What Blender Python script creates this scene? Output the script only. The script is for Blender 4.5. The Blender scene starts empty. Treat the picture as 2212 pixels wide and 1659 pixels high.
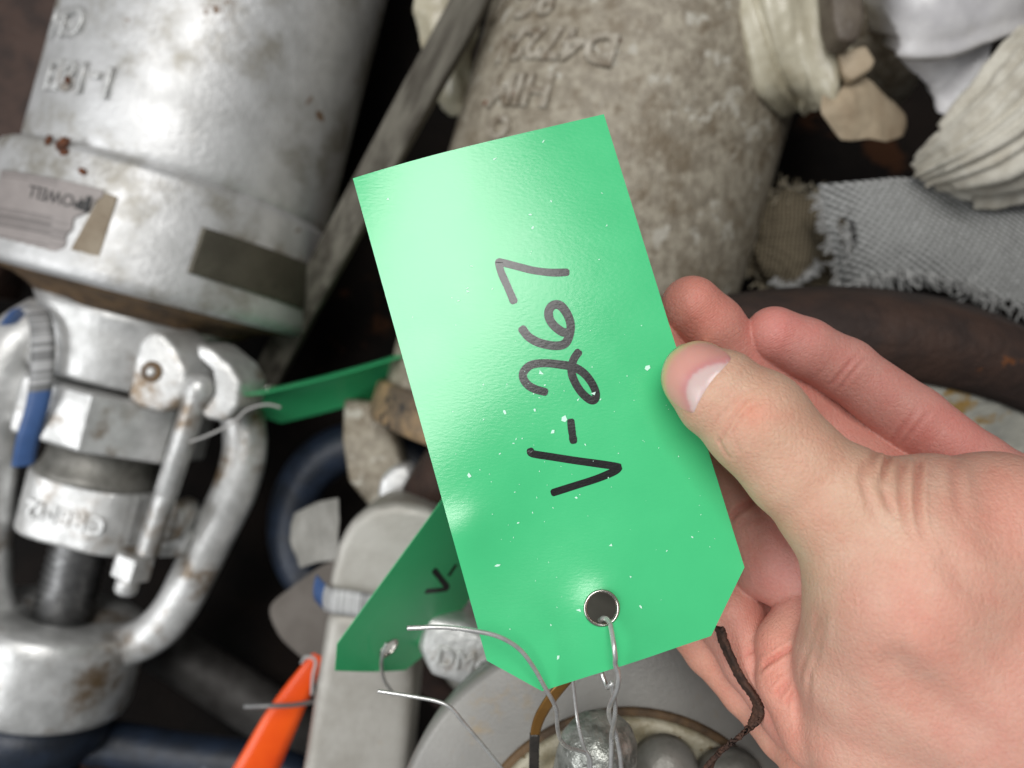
import bpy, bmesh, math, random
import numpy as np
from mathutils import Vector, Matrix

# ---------------------------------------------------------------- camera, world, lights, exposure
SC = bpy.context.scene
COL = SC.collection
FPX, CU, CV, HCAM = 1720.0, 1106.0, 829.5, 0.54      # focal length and centre in picture units; camera height (m)
cam_data = bpy.data.cameras.new('camera')
cam_data.sensor_width = 36.0
cam_data.lens = FPX / 2212.0 * 36.0
cam_data.clip_start = 0.01
cam_data.clip_end = 50.0
cam_data.dof.use_dof = True
cam_data.dof.focus_distance = 0.178
cam_data.dof.aperture_fstop = 10.5
cam_data.dof.aperture_blades = 0
cam = bpy.data.objects.new('camera', cam_data)
cam.location = (0, 0, HCAM)                            # looks straight down on the pile
COL.objects.link(cam)
SC.camera = cam

world = bpy.data.worlds.new('World')
SC.world = world
world.use_nodes = True
world.node_tree.nodes['Background'].inputs[0].default_value = (0.93, 0.97, 1.0, 1)
world.node_tree.nodes['Background'].inputs[1].default_value = 0.16

def area_light(name, loc, target, sx, sy, power, col):
    d = bpy.data.lights.new(name, 'AREA')
    d.shape = 'RECTANGLE'; d.size = sx; d.size_y = sy; d.energy = power; d.color = col
    o = bpy.data.objects.new(name, d)
    o.location = loc
    o.rotation_euler = (Vector(target) - Vector(loc)).to_track_quat('-Z', 'Y').to_euler()
    COL.objects.link(o)
    return o
key = area_light('overhead_lamp', (-0.095, 0.60, 1.90), (0.005, 0, 0.36), 0.94, 0.72, 21.5, (1.0, 0.985, 0.96))
_z = (Vector(key.location) - Vector((0.005, 0, 0.36))).normalized()      # turned so that one corner points away from the tag
_x = Vector((.77, .63, 0)); _x = (_x - _z * _x.dot(_z)).normalized()
key.rotation_euler = Matrix((_x, _z.cross(_x), _z)).transposed().to_euler()
area_light('side_lamp', (-1.35, -0.30, 1.45), (0, 0, 0.3), 1.3, 1.0, 19, (0.97, 0.985, 1.0))

SC.view_settings.view_transform = 'Standard'
SC.view_settings.look = 'None'
SC.view_settings.exposure = 0.0
SC.view_settings.gamma = 1.0
SC.view_settings.use_curve_mapping = False
SC.cycles.max_bounces = 6
SC.cycles.use_denoising = True

# ---------------------------------------------------------------- helpers
random.seed(7)
RNG = np.random.default_rng(11)

def P(u, v, d):
    """point seen at picture unit (u, v) at depth d below the camera"""
    return Vector(((u - CU) / FPX * d, -(v - CV) / FPX * d, HCAM - d))
def px(r, d):
    return r * d / FPX

def thing(name, label, cat, loc, group=None):
    o = bpy.data.objects.new(name, None)
    o.empty_display_size = 0.01
    o.location = loc
    COL.objects.link(o)
    o['label'] = label; o['category'] = cat
    if group: o['group'] = group
    return o
def tag(o, label, cat, group=None):
    o['label'] = label; o['category'] = cat
    if group: o['group'] = group
    return o
def wloc(o):
    l = Vector(o.location)
    while o.parent is not None:
        o = o.parent
        l = l + Vector(o.location)
    return l
def obj(name, verts, faces, mat, parent=None, smooth=True, base=None):
    """one mesh object from world-space vertices"""
    verts = [Vector(v) for v in verts]
    if parent is not None:
        off = wloc(parent)
    elif base is not None:
        off = Vector(base)
    else:
        xs = [v.x for v in verts]; ys = [v.y for v in verts]; zs = [v.z for v in verts]
        off = Vector(((min(xs) + max(xs)) / 2, (min(ys) + max(ys)) / 2, min(zs)))
    me = bpy.data.meshes.new(name)
    me.from_pydata([tuple(v - off) for v in verts], [], [tuple(f) for f in faces])
    me.update()
    if smooth:
        me.polygons.foreach_set('use_smooth', [True] * len(me.polygons))
    me.materials.append(mat)
    o = bpy.data.objects.new(name, me)
    COL.objects.link(o)
    if parent is not None:
        o.parent = parent
    else:
        o.location = off
    return o
def struct(o):
    o['kind'] = 'structure'; return o

def frame(axis, hint=(0, 0, 1)):
    a = Vector(axis).normalized()
    h = Vector(hint)
    x = (h - a * h.dot(a)).normalized()
    return x, a.cross(x).normalized(), a
def tube(pts, r, seg=12, caps=True, flat=1.0, hint=(0, 0, 1)):
    """swept tube; r number or list; flat squeezes the second cross axis"""
    pts = [Vector(p) for p in pts]
    n = len(pts)
    rs = [r] * n if not hasattr(r, '__len__') else r
    V, Fc = [], []
    x = None
    for i, p in enumerate(pts):
        t = (pts[min(i + 1, n - 1)] - pts[max(i - 1, 0)]).normalized()
        if x is None:
            x = frame(t, hint if abs(t.dot(Vector(hint).normalized())) < .95 else (1, 0, 0))[0]
        x = (x - t * x.dot(t)).normalized()
        y = t.cross(x)
        for k in range(seg):
            a = 2 * math.pi * k / seg
            V.append(p + x * (math.cos(a) * rs[i]) + y * (math.sin(a) * rs[i] * flat))
    for i in range(n - 1):
        for k in range(seg):
            a, b = i * seg + k, i * seg + (k + 1) % seg
            Fc.append((a, b, b + seg, a + seg))
    if caps:
        Fc.append(tuple(reversed(range(seg))))
        Fc.append(tuple(range((n - 1) * seg, n * seg)))
    return V, Fc
def spline(pts, n=60):
    """Catmull-Rom through points"""
    pts = [Vector(p) for p in pts]
    out = []
    m = len(pts) - 1
    for i in range(n + 1):
        s = i / n * m
        k = min(int(s), m - 1); t = s - k
        p0 = pts[max(k - 1, 0)]; p1 = pts[k]; p2 = pts[k + 1]; p3 = pts[min(k + 2, m)]
        out.append(0.5 * ((2 * p1) + (p2 - p0) * t + (2 * p0 - 5 * p1 + 4 * p2 - p3) * t * t + (3 * p1 - p0 - 3 * p2 + p3) * t ** 3))
    return out
def lathe(p0, axis, prof, seg=64, hint=(0, 0, 1), shape=None):
    """surface of revolution: prof = [(t, r), ...] along axis from p0; shape(angle) scales r"""
    x, y, a = frame(axis, hint)
    V, Fc = [], []
    n = len(prof)
    for t, r in prof:
        for k in range(seg):
            an = 2 * math.pi * k / seg
            q = r * (shape(an) if shape else 1.0)
            V.append(Vector(p0) + a * t + x * (math.cos(an) * q) + y * (math.sin(an) * q))
    for i in range(n - 1):
        for k in range(seg):
            b, c = i * seg + k, i * seg + (k + 1) % seg
            Fc.append((b, c, c + seg, b + seg))
    Fc.append(tuple(reversed(range(seg)))); Fc.append(tuple(range((n - 1) * seg, n * seg)))
    return V, Fc
def prism(poly, nvec, bev=0.0, seg=2):
    """polygon (world points) extruded along nvec, bevelled"""
    bm = bmesh.new()
    vs = [bm.verts.new(Vector(p)) for p in poly]
    f = bm.faces.new(vs)
    r = bmesh.ops.extrude_face_region(bm, geom=[f])
    for e in r['geom']:
        if isinstance(e, bmesh.types.BMVert):
            e.co += Vector(nvec)
    bmesh.ops.recalc_face_normals(bm, faces=bm.faces)
    if bev > 0:
        bmesh.ops.bevel(bm, geom=list(bm.edges), offset=bev, segments=seg, profile=0.6, affect='EDGES', clamp_overlap=True)
    V = [v.co.copy() for v in bm.verts]
    bm.verts.index_update()
    Fc = [tuple(v.index for v in f.verts) for f in bm.faces]
    bm.free()
    return V, Fc
def box(c, ax, ay, az, sx, sy, sz, bev=0.0):
    ax, ay, az = Vector(ax).normalized(), Vector(ay).normalized(), Vector(az).normalized()
    c = Vector(c)
    poly = [c + ax * (i * sx / 2) + ay * (j * sy / 2) - az * (sz / 2) for i, j in ((-1, -1), (1, -1), (1, 1), (-1, 1))]
    return prism(poly, az * sz, bev)
def join(*parts):
    V, Fc = [], []
    for v, f in parts:
        o = len(V)
        V += list(v); Fc += [tuple(i + o for i in q) for q in f]
    return V, Fc
def noise3(p, s, seed=0.0):
    from mathutils import noise
    return noise.noise(Vector(p) * s + Vector((seed, seed * 1.7, -seed)))
def text_geo(body, size, extrude, bevel=0.0, font_shear=0.0):
    cu = bpy.data.curves.new('lettering', 'FONT')
    cu.body = body; cu.size = size; cu.extrude = extrude; cu.bevel_depth = bevel
    cu.align_x = 'CENTER'; cu.align_y = 'CENTER'; cu.shear = font_shear
    cu.resolution_u = 3
    o = bpy.data.objects.new('lettering_curve', cu)
    COL.objects.link(o)
    bpy.context.view_layer.update()
    me = bpy.data.meshes.new_from_object(o.evaluated_get(bpy.context.evaluated_depsgraph_get()))
    V = [v.co.copy() for v in me.vertices]
    Fc = [tuple(p.vertices) for p in me.polygons]
    bpy.data.objects.remove(o); bpy.data.curves.remove(cu); bpy.data.meshes.remove(me)
    return V, Fc
def on_plane(geo, c, ax, ay):
    ax, ay = Vector(ax).normalized(), Vector(ay).normalized()
    az = ax.cross(ay)
    return [Vector(c) + ax * v.x + ay * v.y + az * v.z for v in geo[0]], geo[1]
def on_cyl(geo, p0, axis, r, ang0, t0, flip=False, hint=(0, 0, 1)):
    """wrap x of the geometry round the cylinder, y along the axis (t0), z outwards"""
    x, y, a = frame(axis, hint)
    V = []
    s = -1 if flip else 1
    for v in geo[0]:
        an = ang0 + s * v.x / r
        V.append(Vector(p0) + a * (t0 + s * v.y) + (x * math.cos(an) + y * math.sin(an)) * (r + v.z))
    return V, geo[1]

# ---------------------------------------------------------------- materials
def srgb(r, g, b):
    f = lambda c: (c / 255 / 12.92) if c / 255 <= .04045 else ((c / 255 + .055) / 1.055) ** 2.4
    return (f(r), f(g), f(b), 1)
def material(name, c1, c2=None, scale=60, rough=.5, metal=0.0, bump=0.0, bscale=400, spec=.5,
             spots=None, sscale=40, sthr=.68, rvar=.12, stretch=None, srot=0.0, dirt=None, dscale=12, dthr=.55, coat=0.0):
    m = bpy.data.materials.new(name); m.use_nodes = True
    nt = m.node_tree; N = nt.nodes; L = nt.links
    b = N['Principled BSDF']
    b.inputs['Roughness'].default_value = rough
    b.inputs['Metallic'].default_value = metal
    b.inputs['Specular IOR Level'].default_value = spec
    b.inputs['Coat Weight'].default_value = coat
    tc = N.new('ShaderNodeTexCoord')
    src = tc.outputs['Object']
    if stretch:
        mp = N.new('ShaderNodeMapping'); mp.vector_type = 'TEXTURE'; mp.inputs['Scale'].default_value = stretch; mp.inputs['Rotation'].default_value = (0, 0, srot)
        L.new(src, mp.inputs['Vector']); src = mp.outputs['Vector']
    def nz(s, det=5, rgh=.6):
        n = N.new('ShaderNodeTexNoise'); n.inputs['Scale'].default_value = s
        n.inputs['Detail'].default_value = det; n.inputs['Roughness'].default_value = rgh
        L.new(src, n.inputs['Vector']); return n
    def ramp(n, a, z):
        r = N.new('ShaderNodeMapRange'); r.inputs['From Min'].default_value = a; r.inputs['From Max'].default_value = z
        r.interpolation_type = 'SMOOTHSTEP'
        L.new(n.outputs['Fac'], r.inputs['Value']); return r
    def mix(fac, A, B):
        x = N.new('ShaderNodeMix'); x.data_type = 'RGBA'
        L.new(fac, x.inputs['Factor'])
        for s, c in ((x.inputs[6], A), (x.inputs[7], B)):
            if isinstance(c, tuple): s.default_value = c
            else: L.new(c, s)
        return x.outputs[2]
    col = c1
    if c2:
        n = nz(scale)
        col = mix(ramp(n, .35, .65).outputs[0], c1, c2)
        mr = N.new('ShaderNodeMapRange')
        mr.inputs['To Min'].default_value = max(rough - rvar, .03); mr.inputs['To Max'].default_value = min(rough + rvar, 1)
        L.new(n.outputs['Fac'], mr.inputs['Value']); L.new(mr.outputs[0], b.inputs['Roughness'])
    if dirt:
        col = mix(ramp(nz(dscale, 8, .7), dthr - .07, dthr + .1).outputs[0], col, dirt)
    if spots:
        fs = ramp(nz(sscale, 6, .65), sthr, sthr + .05).outputs[0]
        col = mix(fs, col, spots)
        if metal > 0:
            mm = N.new('ShaderNodeMapRange'); mm.inputs['To Min'].default_value = metal; mm.inputs['To Max'].default_value = 0
            L.new(fs, mm.inputs['Value']); L.new(mm.outputs[0], b.inputs['Metallic'])
    if isinstance(col, tuple): b.inputs['Base Color'].default_value = col
    else: L.new(col, b.inputs['Base Color'])
    if bump > 0:
        bp = N.new('ShaderNodeBump'); bp.inputs['Strength'].default_value = 1.0; bp.inputs['Distance'].default_value = bump
        L.new(nz(bscale, 4, .55).outputs['Fac'], bp.inputs['Height'])
        L.new(bp.outputs[0], b.inputs['Normal'])
    return m
# ---------------------------------------------------------------- the green tag in the hand
M_wire = material('steel_wire', (.74, .74, .72, 1), (.56, .56, .55, 1), 300, rough=.30, metal=.65)
M_ring = material('eyelet_metal', (.72, .68, .62, 1), (.55, .52, .48, 1), 200, rough=.22, metal=1.0)

def plastic(name, col, rough, rag=.00002):
    m = bpy.data.materials.new(name); m.use_nodes = True
    N = m.node_tree.nodes; L = m.node_tree.links; b = N['Principled BSDF']
    b.inputs['Specular IOR Level'].default_value = .62
    tc = N.new('ShaderNodeTexCoord')
    n = N.new('ShaderNodeTexNoise'); n.inputs['Scale'].default_value = 90; n.inputs['Detail'].default_value = 6
    L.new(tc.outputs['Object'], n.inputs['Vector'])
    x = N.new('ShaderNodeMix'); x.data_type = 'RGBA'
    x.inputs[6].default_value = tuple(c * .93 for c in col[:3]) + (1,); x.inputs[7].default_value = tuple(min(c * 1.06, 1) for c in col[:3]) + (1,)
    L.new(n.outputs['Fac'], x.inputs['Factor']); L.new(x.outputs[2], b.inputs['Base Color'])
    r = N.new('ShaderNodeMapRange'); r.inputs['To Min'].default_value = rough - .05; r.inputs['To Max'].default_value = rough + .05
    L.new(n.outputs['Fac'], r.inputs['Value']); L.new(r.outputs[0], b.inputs['Roughness'])
    mp = N.new('ShaderNodeMapping'); mp.inputs['Scale'].default_value = (1, 2.2, 1); mp.inputs['Rotation'].default_value = (0, 0, .25)
    L.new(tc.outputs['Object'], mp.inputs['Vector'])
    n2 = N.new('ShaderNodeTexNoise'); n2.inputs['Scale'].default_value = 900; n2.inputs['Detail'].default_value = 3
    L.new(mp.outputs[0], n2.inputs['Vector'])
    bp = N.new('ShaderNodeBump'); bp.inputs['Distance'].default_value = rag; bp.inputs['Strength'].default_value = 1
    L.new(n2.outputs['Fac'], bp.inputs['Height']); L.new(bp.outputs[0], b.inputs['Normal'])
    return m
M_green = plastic('green_tag_plastic', (.066, .57, .225, 1), .21)
M_green2 = plastic('green_tag_plastic_shaded', (.018, .27, .085, 1), .35)  # unused copy of the tag plastic with shade put into its colour
M_ink = plastic('black_marker_ink', (.004, .0036, .0042, 1), .24)
M_fleck = material('pale_scuff', (.62, .92, .78, 1), rough=.5)

TW, TL_ = 0.060, 0.120
class TagSurf:
    """bent sheet: (s across, t along from the square end) -> world point"""
    def __init__(self, o, ex, ey, bend):
        self.o, self.ex, self.ey = Vector(o), Vector(ex).normalized(), Vector(ey).normalized()
        self.n = self.ey.cross(self.ex).normalized()
        if self.n.z < 0: self.n = -self.n
        self.bend = bend
    def at(self, s, t, h=0.0):
        return self.o + self.ex * s + self.ey * t + self.n * (self.bend(s, t) + h)
    def st(self, u, v):
        """sheet coordinates of the plane point seen at (u, v)"""
        d = Vector(((u - CU) / FPX, -(v - CV) / FPX, -1))
        c = Vector((0, 0, HCAM))
        k = (self.o - c).dot(self.n) / d.dot(self.n)
        q = c + d * k - self.o
        return q.dot(self.ex), q.dot(self.ey)

def tag_sheet(surf, mat, parent, hole, hr=.0034, cham=(.0095, .0095, .0118, .0118), step=.001):
    bm = bmesh.new()
    nx, ny = int(round(TW / step)), int(round(TL_ / step))
    g = [[bm.verts.new((i * step, j * step, 0)) for i in range(nx + 1)] for j in range(ny + 1)]
    for j in range(ny):
        for i in range(nx):
            bm.faces.new((g[j][i], g[j][i + 1], g[j + 1][i + 1], g[j + 1][i]))
    lx, ly, rx, ry = cham
    for (a, b_) in (((0, TL_ - ly), (lx, TL_)), ((TW - rx, TL_), (TW, TL_ - ry))):
        dx, dy = b_[0] - a[0], b_[1] - a[1]
        nrm = Vector((-dy, dx, 0)).normalized()
        bmesh.ops.bisect_plane(bm, geom=bm.verts[:] + bm.edges[:] + bm.faces[:], plane_co=(a[0], a[1], 0), plane_no=nrm, clear_outer=True)
    dele = [f for f in bm.faces if (f.calc_center_median().xy - Vector(hole)).length < hr]
    bmesh.ops.delete(bm, geom=dele, context='FACES')
    for v in bm.verts:
        q = v.co.xy - Vector(hole)
        if v.is_boundary and q.length < hr * 1.6:
            q = q.normalized() * hr
            v.co.x, v.co.y = hole[0] + q.x, hole[1] + q.y
    bm.verts.index_update()
    V = [surf.at(v.co.x, v.co.y) for v in bm.verts]
    Fc = [tuple(v.index for v in f.verts) for f in bm.faces]
    bm.free()
    o = obj('tag_sheet', V, Fc, mat, parent)
    me = o.data
    if sum((p.normal.z for p in me.polygons)) < 0:
        me.flip_normals()
    md = o.modifiers.new('thickness', 'SOLIDIFY'); md.thickness = .00022; md.offset = -1
    es = o.modifiers.new('edges', 'EDGE_SPLIT'); es.split_angle = .8
    return o
def stroke(surf, pts, w, h0=.00004, h1=.00009, n=70, wvar=.1, seed=1.0):
    """marker line: ribbon with round ends lying on the sheet; pts in sheet coordinates"""
    p = spline([Vector((a, b, 0)) for a, b in pts], n)
    V, Fc = [], []
    L_ = []
    for i, q in enumerate(p):
        t = (p[min(i + 1, n)] - p[max(i - 1, 0)]).normalized()
        nn = Vector((-t.y, t.x, 0))
        hw = w / 2 * (1 + wvar * noise3((i * .09, seed, 0), 1.0))
        L_.append((q, nn, hw, t))
    # round caps
    def capw(k, m): return math.sqrt(max(0, 1 - (1 - k / m) ** 2))
    rows = []
    q, nn, hw, t = L_[0]
    for k in range(0, 4): rows.append((q - t * hw * .8 * (1 - k / 4), nn, hw * max(.35, capw(k + .6, 4.6))))
    for q, nn, hw, t in L_: rows.append((q, nn, hw))
    q, nn, hw, t = L_[-1]
    for k in range(3, -1, -1): rows.append((q + t * hw * .8 * (1 - k / 4), nn, hw * max(.35, capw(k + .6, 4.6))))
    m = len(rows)
    for i, (q, nn, hw) in enumerate(rows):
        h = h0 + (h1 - h0) * i / m
        for s in (-1, 0, 1):
            a = q + nn * hw * s
            V.append(surf.at(a.x, a.y, h))
    for i in range(m - 1):
        for s in (0, 1):
            a = i * 3 + s
            Fc.append((a, a + 1, a + 4, a + 3))
    return V, Fc
def fix_up(o):
    me = o.data
    fl = [p for p in me.polygons if p.normal.z < 0]
    if len(fl) > len(me.polygons) / 2: me.flip_normals()
    return o

# pose of the sheet (12 x 6 cm)
_tl, _tr, _bl = [Vector((a, -b, HCAM - c)) for a, b, c in ((-.03598, -.04695, .17886), (.02171, -.06303, .18579), (-.00476, .06780, .16802))]
_ex = (_tr - _tl).normalized()
_ey = (_bl - _tl); _ey = (_ey - _ex * _ey.dot(_ex)).normalized()
HOLE = None
def bend_main(s, t):
    a, b = s / TW, t / TL_
    z = -.0020 * max(0, .45 - a) ** 2 / .2 * max(0, 1 - b * 1.5)           # far left corner droops
    z += .0004 * math.sin(math.pi * a) * (1 - b) ** 1.0                     # slight crown across the square end
    z += -.0010 * math.exp(-((a - .25) / .3) ** 2 - ((b - .74) / .13) ** 2) # shallow dent
    z += .0008 * math.exp(-((a - .05) / .12) ** 2 - ((b - .70) / .05) ** 2)
    if HOLE:
        r = math.hypot(s - HOLE[0], t - HOLE[1])
        z += .0009 * math.exp(-(r / .0058) ** 2)
    z += .0010 * math.exp(-((s - .030) / .010) ** 2 - ((t - .116) / .006) ** 2)
    return z
surf = TagSurf(_tl, _ex, _ey, bend_main)
HOLE = surf.st(1298, 1312)
t_main = thing('plastic_tag', 'bright green plastic tag with V-267 in black marker, held between thumb and fingers', 'tag', surf.at(.03, .06, -.002))
tag_sheet(surf, M_green, t_main, HOLE)
def zc(x, y):  # picture units of the enlarged study of the lettering
    return surf.st((1800 + x * .6628) * .5486, (950 + y * .6630) * .5486)
glyphs = {
 'numeral_seven': [[(648, 186), (560, 188), (450, 175), (350, 150), (262, 128), (248, 134), (262, 190), (300, 275), (334, 355)]],
 'numeral_six': [[(388, 525), (425, 570), (490, 605), (580, 622), (640, 608), (668, 550), (672, 490), (650, 430), (612, 384), (572, 380), (545, 410), (545, 455), (572, 500), (620, 538), (652, 545)]],
 'numeral_two': [[(718, 662), (690, 705), (678, 770), (695, 830), (735, 895), (785, 940), (815, 942), (824, 905), (800, 845), (752, 785), (690, 748), (610, 733), (520, 725), (440, 735), (395, 775), (392, 815), (420, 855), (465, 880), (520, 895)]],
 'hyphen': [[(675, 1072), (680, 1120), (690, 1185)]],
 'letter_v': [[(435, 1245), (450, 1262), (560, 1280), (700, 1302), (830, 1320), (950, 1338), (960, 1345), (930, 1368), (830, 1410), (700, 1452), (575, 1492)]],
}
wid = {'numeral_seven': .00175, 'numeral_six': .0020, 'numeral_two': .00185, 'hyphen': .0017, 'letter_v': .00165}
for k, gs in glyphs.items():
    for g in gs:
        fix_up(obj(k, *stroke(surf, [zc(*q) for q in g], wid[k], seed=len(k)), M_ink, t_main))
# pale scuffs and flecks
FV, FF = [], []
_r = random.Random(5)
_fl = [(497, 783, 20), (636, 1055, 26), (567, 1132, 18), (282, 1016, 18), (810, 905, 22), (1130, 752, 24), (72, 1390, 20), (460, 1003, 11), (157, 1058, 12), (345, 1490, 8),
       (718, 940, 16), (800, 748, 8), (520, 855, 9), (335, 1200, 9), (350, 1175, 9), (760, 1208, 9), (85, 150, 12), (60, 280, 12), (850, 940, 9), (488, 930, 11), (155, 852, 7), (295, 850, 6)]
pts = [(zc(a, b), r * .000033) for a, b, r in _fl]
pts += [(surf.st(a, b), r * .00008) for a, b, r in ((1068, 345, 9), (1173, 307, 6), (1145, 465, 6), (1150, 493, 6), (1190, 436, 4), (1310, 488, 5), (1300, 418, 4), (837, 427, 6), (1010, 630, 6), (990, 650, 5), (1063, 625, 5), (1320, 1178, 6), (1383, 1310, 6),
                                                     (1075, 1222, 9), (1250, 1318, 9), (1205, 1420, 7), (1245, 1075, 5), (1160, 1075, 4), (1080, 980, 4), (1120, 1130, 4), (1362, 1246, 4), (1495, 1160, 4), (1440, 1190, 4), (1190, 1350, 4))]
for _ in range(90):
    pts.append(((_r.uniform(.004, .056), _r.triangular(.02, .113, .07)), _r.uniform(.00008, .00022)))
for (s, t), r in pts:
    if not (.001 < s < .059 and .001 < t < .117): continue
    m = _r.randint(3, 5); a0 = _r.uniform(0, 6.3); el = _r.uniform(.3, .8); ro = _r.uniform(0, 3.1)
    i0 = len(FV)
    hh = _r.uniform(.00011, .00014)
    for k in range(m):
        an = a0 + 6.283 * k / m + _r.uniform(-.3, .3)
        x, y = r * math.cos(an), r * el * math.sin(an)
        FV.append(surf.at(s + x * math.cos(ro) - y * math.sin(ro), t + x * math.sin(ro) + y * math.cos(ro), hh))
    FF.append(tuple(range(i0, i0 + m)))
o = obj('scuff_flecks', FV, FF, M_fleck, t_main, smooth=False); o['kind'] = 'stuff'
for p in o.data.polygons:
    if p.normal.z < 0: p.flip()
# eyelet
def eyelet(surf, hole, parent, R=.0034, r=.00042, name='eyelet'):
    c = surf.at(*hole)
    x, y, a = frame(surf.n, (1, 0, 0))
    V, Fc = [], []
    prof = [(R - .00012, -.0006), (R - .0001, .0001), (R + .0001, .00036), (R + .00035, .00036), (R + .00058, .00014), (R + .00055, .00002)]
    S = 48
    for k in range(S):
        an = 2 * math.pi * k / S
        for rr, h in prof:
            V.append(c + (x * math.cos(an) + y * math.sin(an)) * rr + a * h)
    m = len(prof)
    for k in range(S):
        for j in range(m - 1):
            b0, b1 = k * m + j, ((k + 1) % S) * m + j
            Fc.append((b0, b1, b1 + 1, b0 + 1))
    return obj(name, V, Fc, M_ring, parent)
eyelet(surf, HOLE, t_main)
# ---------------------------------------------------------------- the hand: one continuous surface grown from a distance field
def prim(u, v, d, r): return np.array(P(u, v, d)), px(r, d)
HAND = {   # chains of (u, v, depth, radius in picture units)
 'thumb':  [(1506, 816, .1692, 77), (1552, 850, .1675, 96), (1634, 912, .1660, 113), (1722, 1012, .1650, 112), (1815, 1092, .1640, 132), (1930, 1190, .1640, 170)],
 'index':  [(1672, 724, .1975, 62), (1740, 752, .1985, 63), (1826, 797, .2000, 65), (1970, 905, .2000, 72), (2110, 1003, .1970, 68), (2290, 1120, .190, 90)],
 'middle': [(1494, 662, .1975, 66), (1540, 705, .1990, 66), (1612, 787, .2030, 64), (1755, 915, .2110, 82), (1900, 1080, .2050, 120)],
 'ring':   [(1405, 745, .2000, 60), (1500, 890, .2020, 64), (1590, 1050, .2010, 78), (1672, 1200, .1960, 98), (1800, 1270, .188, 105)],
 'pinky':  [(1500, 1215, .2060, 60), (1578, 1335, .2000, 72), (1632, 1425, .1950, 72), (1730, 1540, .188, 85)],
 'edge':   [(1440, 1310, .2080, 40), (1530, 1410, .2060, 47), (1610, 1495, .2030, 50), (1700, 1585, .1960, 60), (1790, 1660, .185, 90)],
 'palm':   [(1955, 1265, .1620, 205), (1890, 1440, .1700, 165), (1868, 1590, .1720, 132), (2040, 1770, .168, 150)],
 'pad':    [(1760, 1345, .1850, 88), (1722, 1400, .1845, 84), (1712, 1470, .1825, 74), (1775, 1580, .178, 88)],
 'meta':   [(2015, 1130, .1640, 150), (2140, 1160, .1640, 182), (2330, 1270, .1640, 250), (2560, 1500, .166, 330), (2950, 1900, .170, 350), (3150, 2100, .172, 360)],
 'heel':   [(2140, 1500, .1680, 260), (2250, 1720, .168, 260), (2560, 1800, .168, 330)],
 'web':    [(1590, 1250, .2085, 66), (1690, 1345, .2040, 84), (1800, 1420, .198, 100)],
 'inner':  [(1850, 1290, .1850, 110), (1990, 1420, .1880, 160), (2250, 1300, .1850, 190), (2350, 1500, .18, 240)],
}
BLEND = {'palm': .009, 'meta': .010, 'heel': .012, 'inner': .004, 'pad': .0022}
TINT = {  # skin colour of each region
 'thumb': (206, 167, 145), 'index': (200, 143, 133), 'middle': (200, 141, 128), 'ring': (214, 158, 146), 'pinky': (206, 152, 138), 'edge': (214, 158, 138),
 'palm': (208, 164, 147), 'pad': (222, 158, 140), 'meta': (204, 160, 143), 'heel': (203, 157, 142), 'inner': (200, 145, 132), 'web': (204, 146, 134)}
CHN = {k: [prim(*q) for q in v] for k, v in HAND.items()}

def chain_sdf(ch, X):
    best = None
    for (a, ra), (b, rb) in zip(ch[:-1], ch[1:]):
        ab = b - a
        h = np.clip(((X - a) @ ab) / (ab @ ab), 0, 1).astype(np.float32)
        q = X - a - h[..., None] * ab
        d = np.sqrt((q * q).sum(-1)) - (ra + (rb - ra) * (h * h * (3 - 2 * h)))
        best = d if best is None else smin(best, d, .0016)
    return best
def smin(a, b, k):
    h = np.maximum(k - np.abs(a - b), 0) / k
    return np.minimum(a, b) - h * h * k * .25
CBOX = {k: (np.min([p - r for p, r in c], 0), np.max([p + r for p, r in c], 0)) for k, c in CHN.items()}
def hand_sdf(X):
    X = X.astype(np.float32)
    lo, hi = X.min(0), X.max(0)
    D = {}
    for k, c in CHN.items():
        gap = np.linalg.norm(np.maximum(0, np.maximum(CBOX[k][0] - hi, lo - CBOX[k][1])))
        D[k] = chain_sdf(c, X) if gap < .014 else np.full(len(X), .03, np.float32)
    body = D['palm']
    for k in ('meta', 'heel'):
        body = smin(body, D[k], BLEND[k])
    body = smin(body, D['thumb'], .006)
    inner = smin(smin(D['inner'], D['web'], .006), D['pad'], .002)
    inner = smin(inner, D['ring'], .0008)
    inner = smin(inner, D['pinky'], .0008)
    inner = smin(inner, D['edge'], .0014)
    inner = smin(inner, D['middle'], .0004)
    inner = smin(inner, D['index'], .0005)
    body = smin(body, inner, .0016)
    return body, D
def hand_sdf_many(X):
    """evaluate in spatially compact batches"""
    key = np.floor((X - X.min(0)) / .008).astype(np.int64)
    order = np.lexsort((key[:, 2], key[:, 1], key[:, 0]))
    kk = key[order]
    cut = np.nonzero(np.any(np.diff(kk, axis=0) != 0, axis=1))[0] + 1
    out = np.zeros(len(X), np.float32); Dall = {k: np.zeros(len(X), np.float32) for k in CHN}
    for ix in np.split(order, cut):
        d, D = hand_sdf(X[ix])
        out[ix] = d
        for k in D: Dall[k][ix] = D[k]
    return out, Dall

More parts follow.
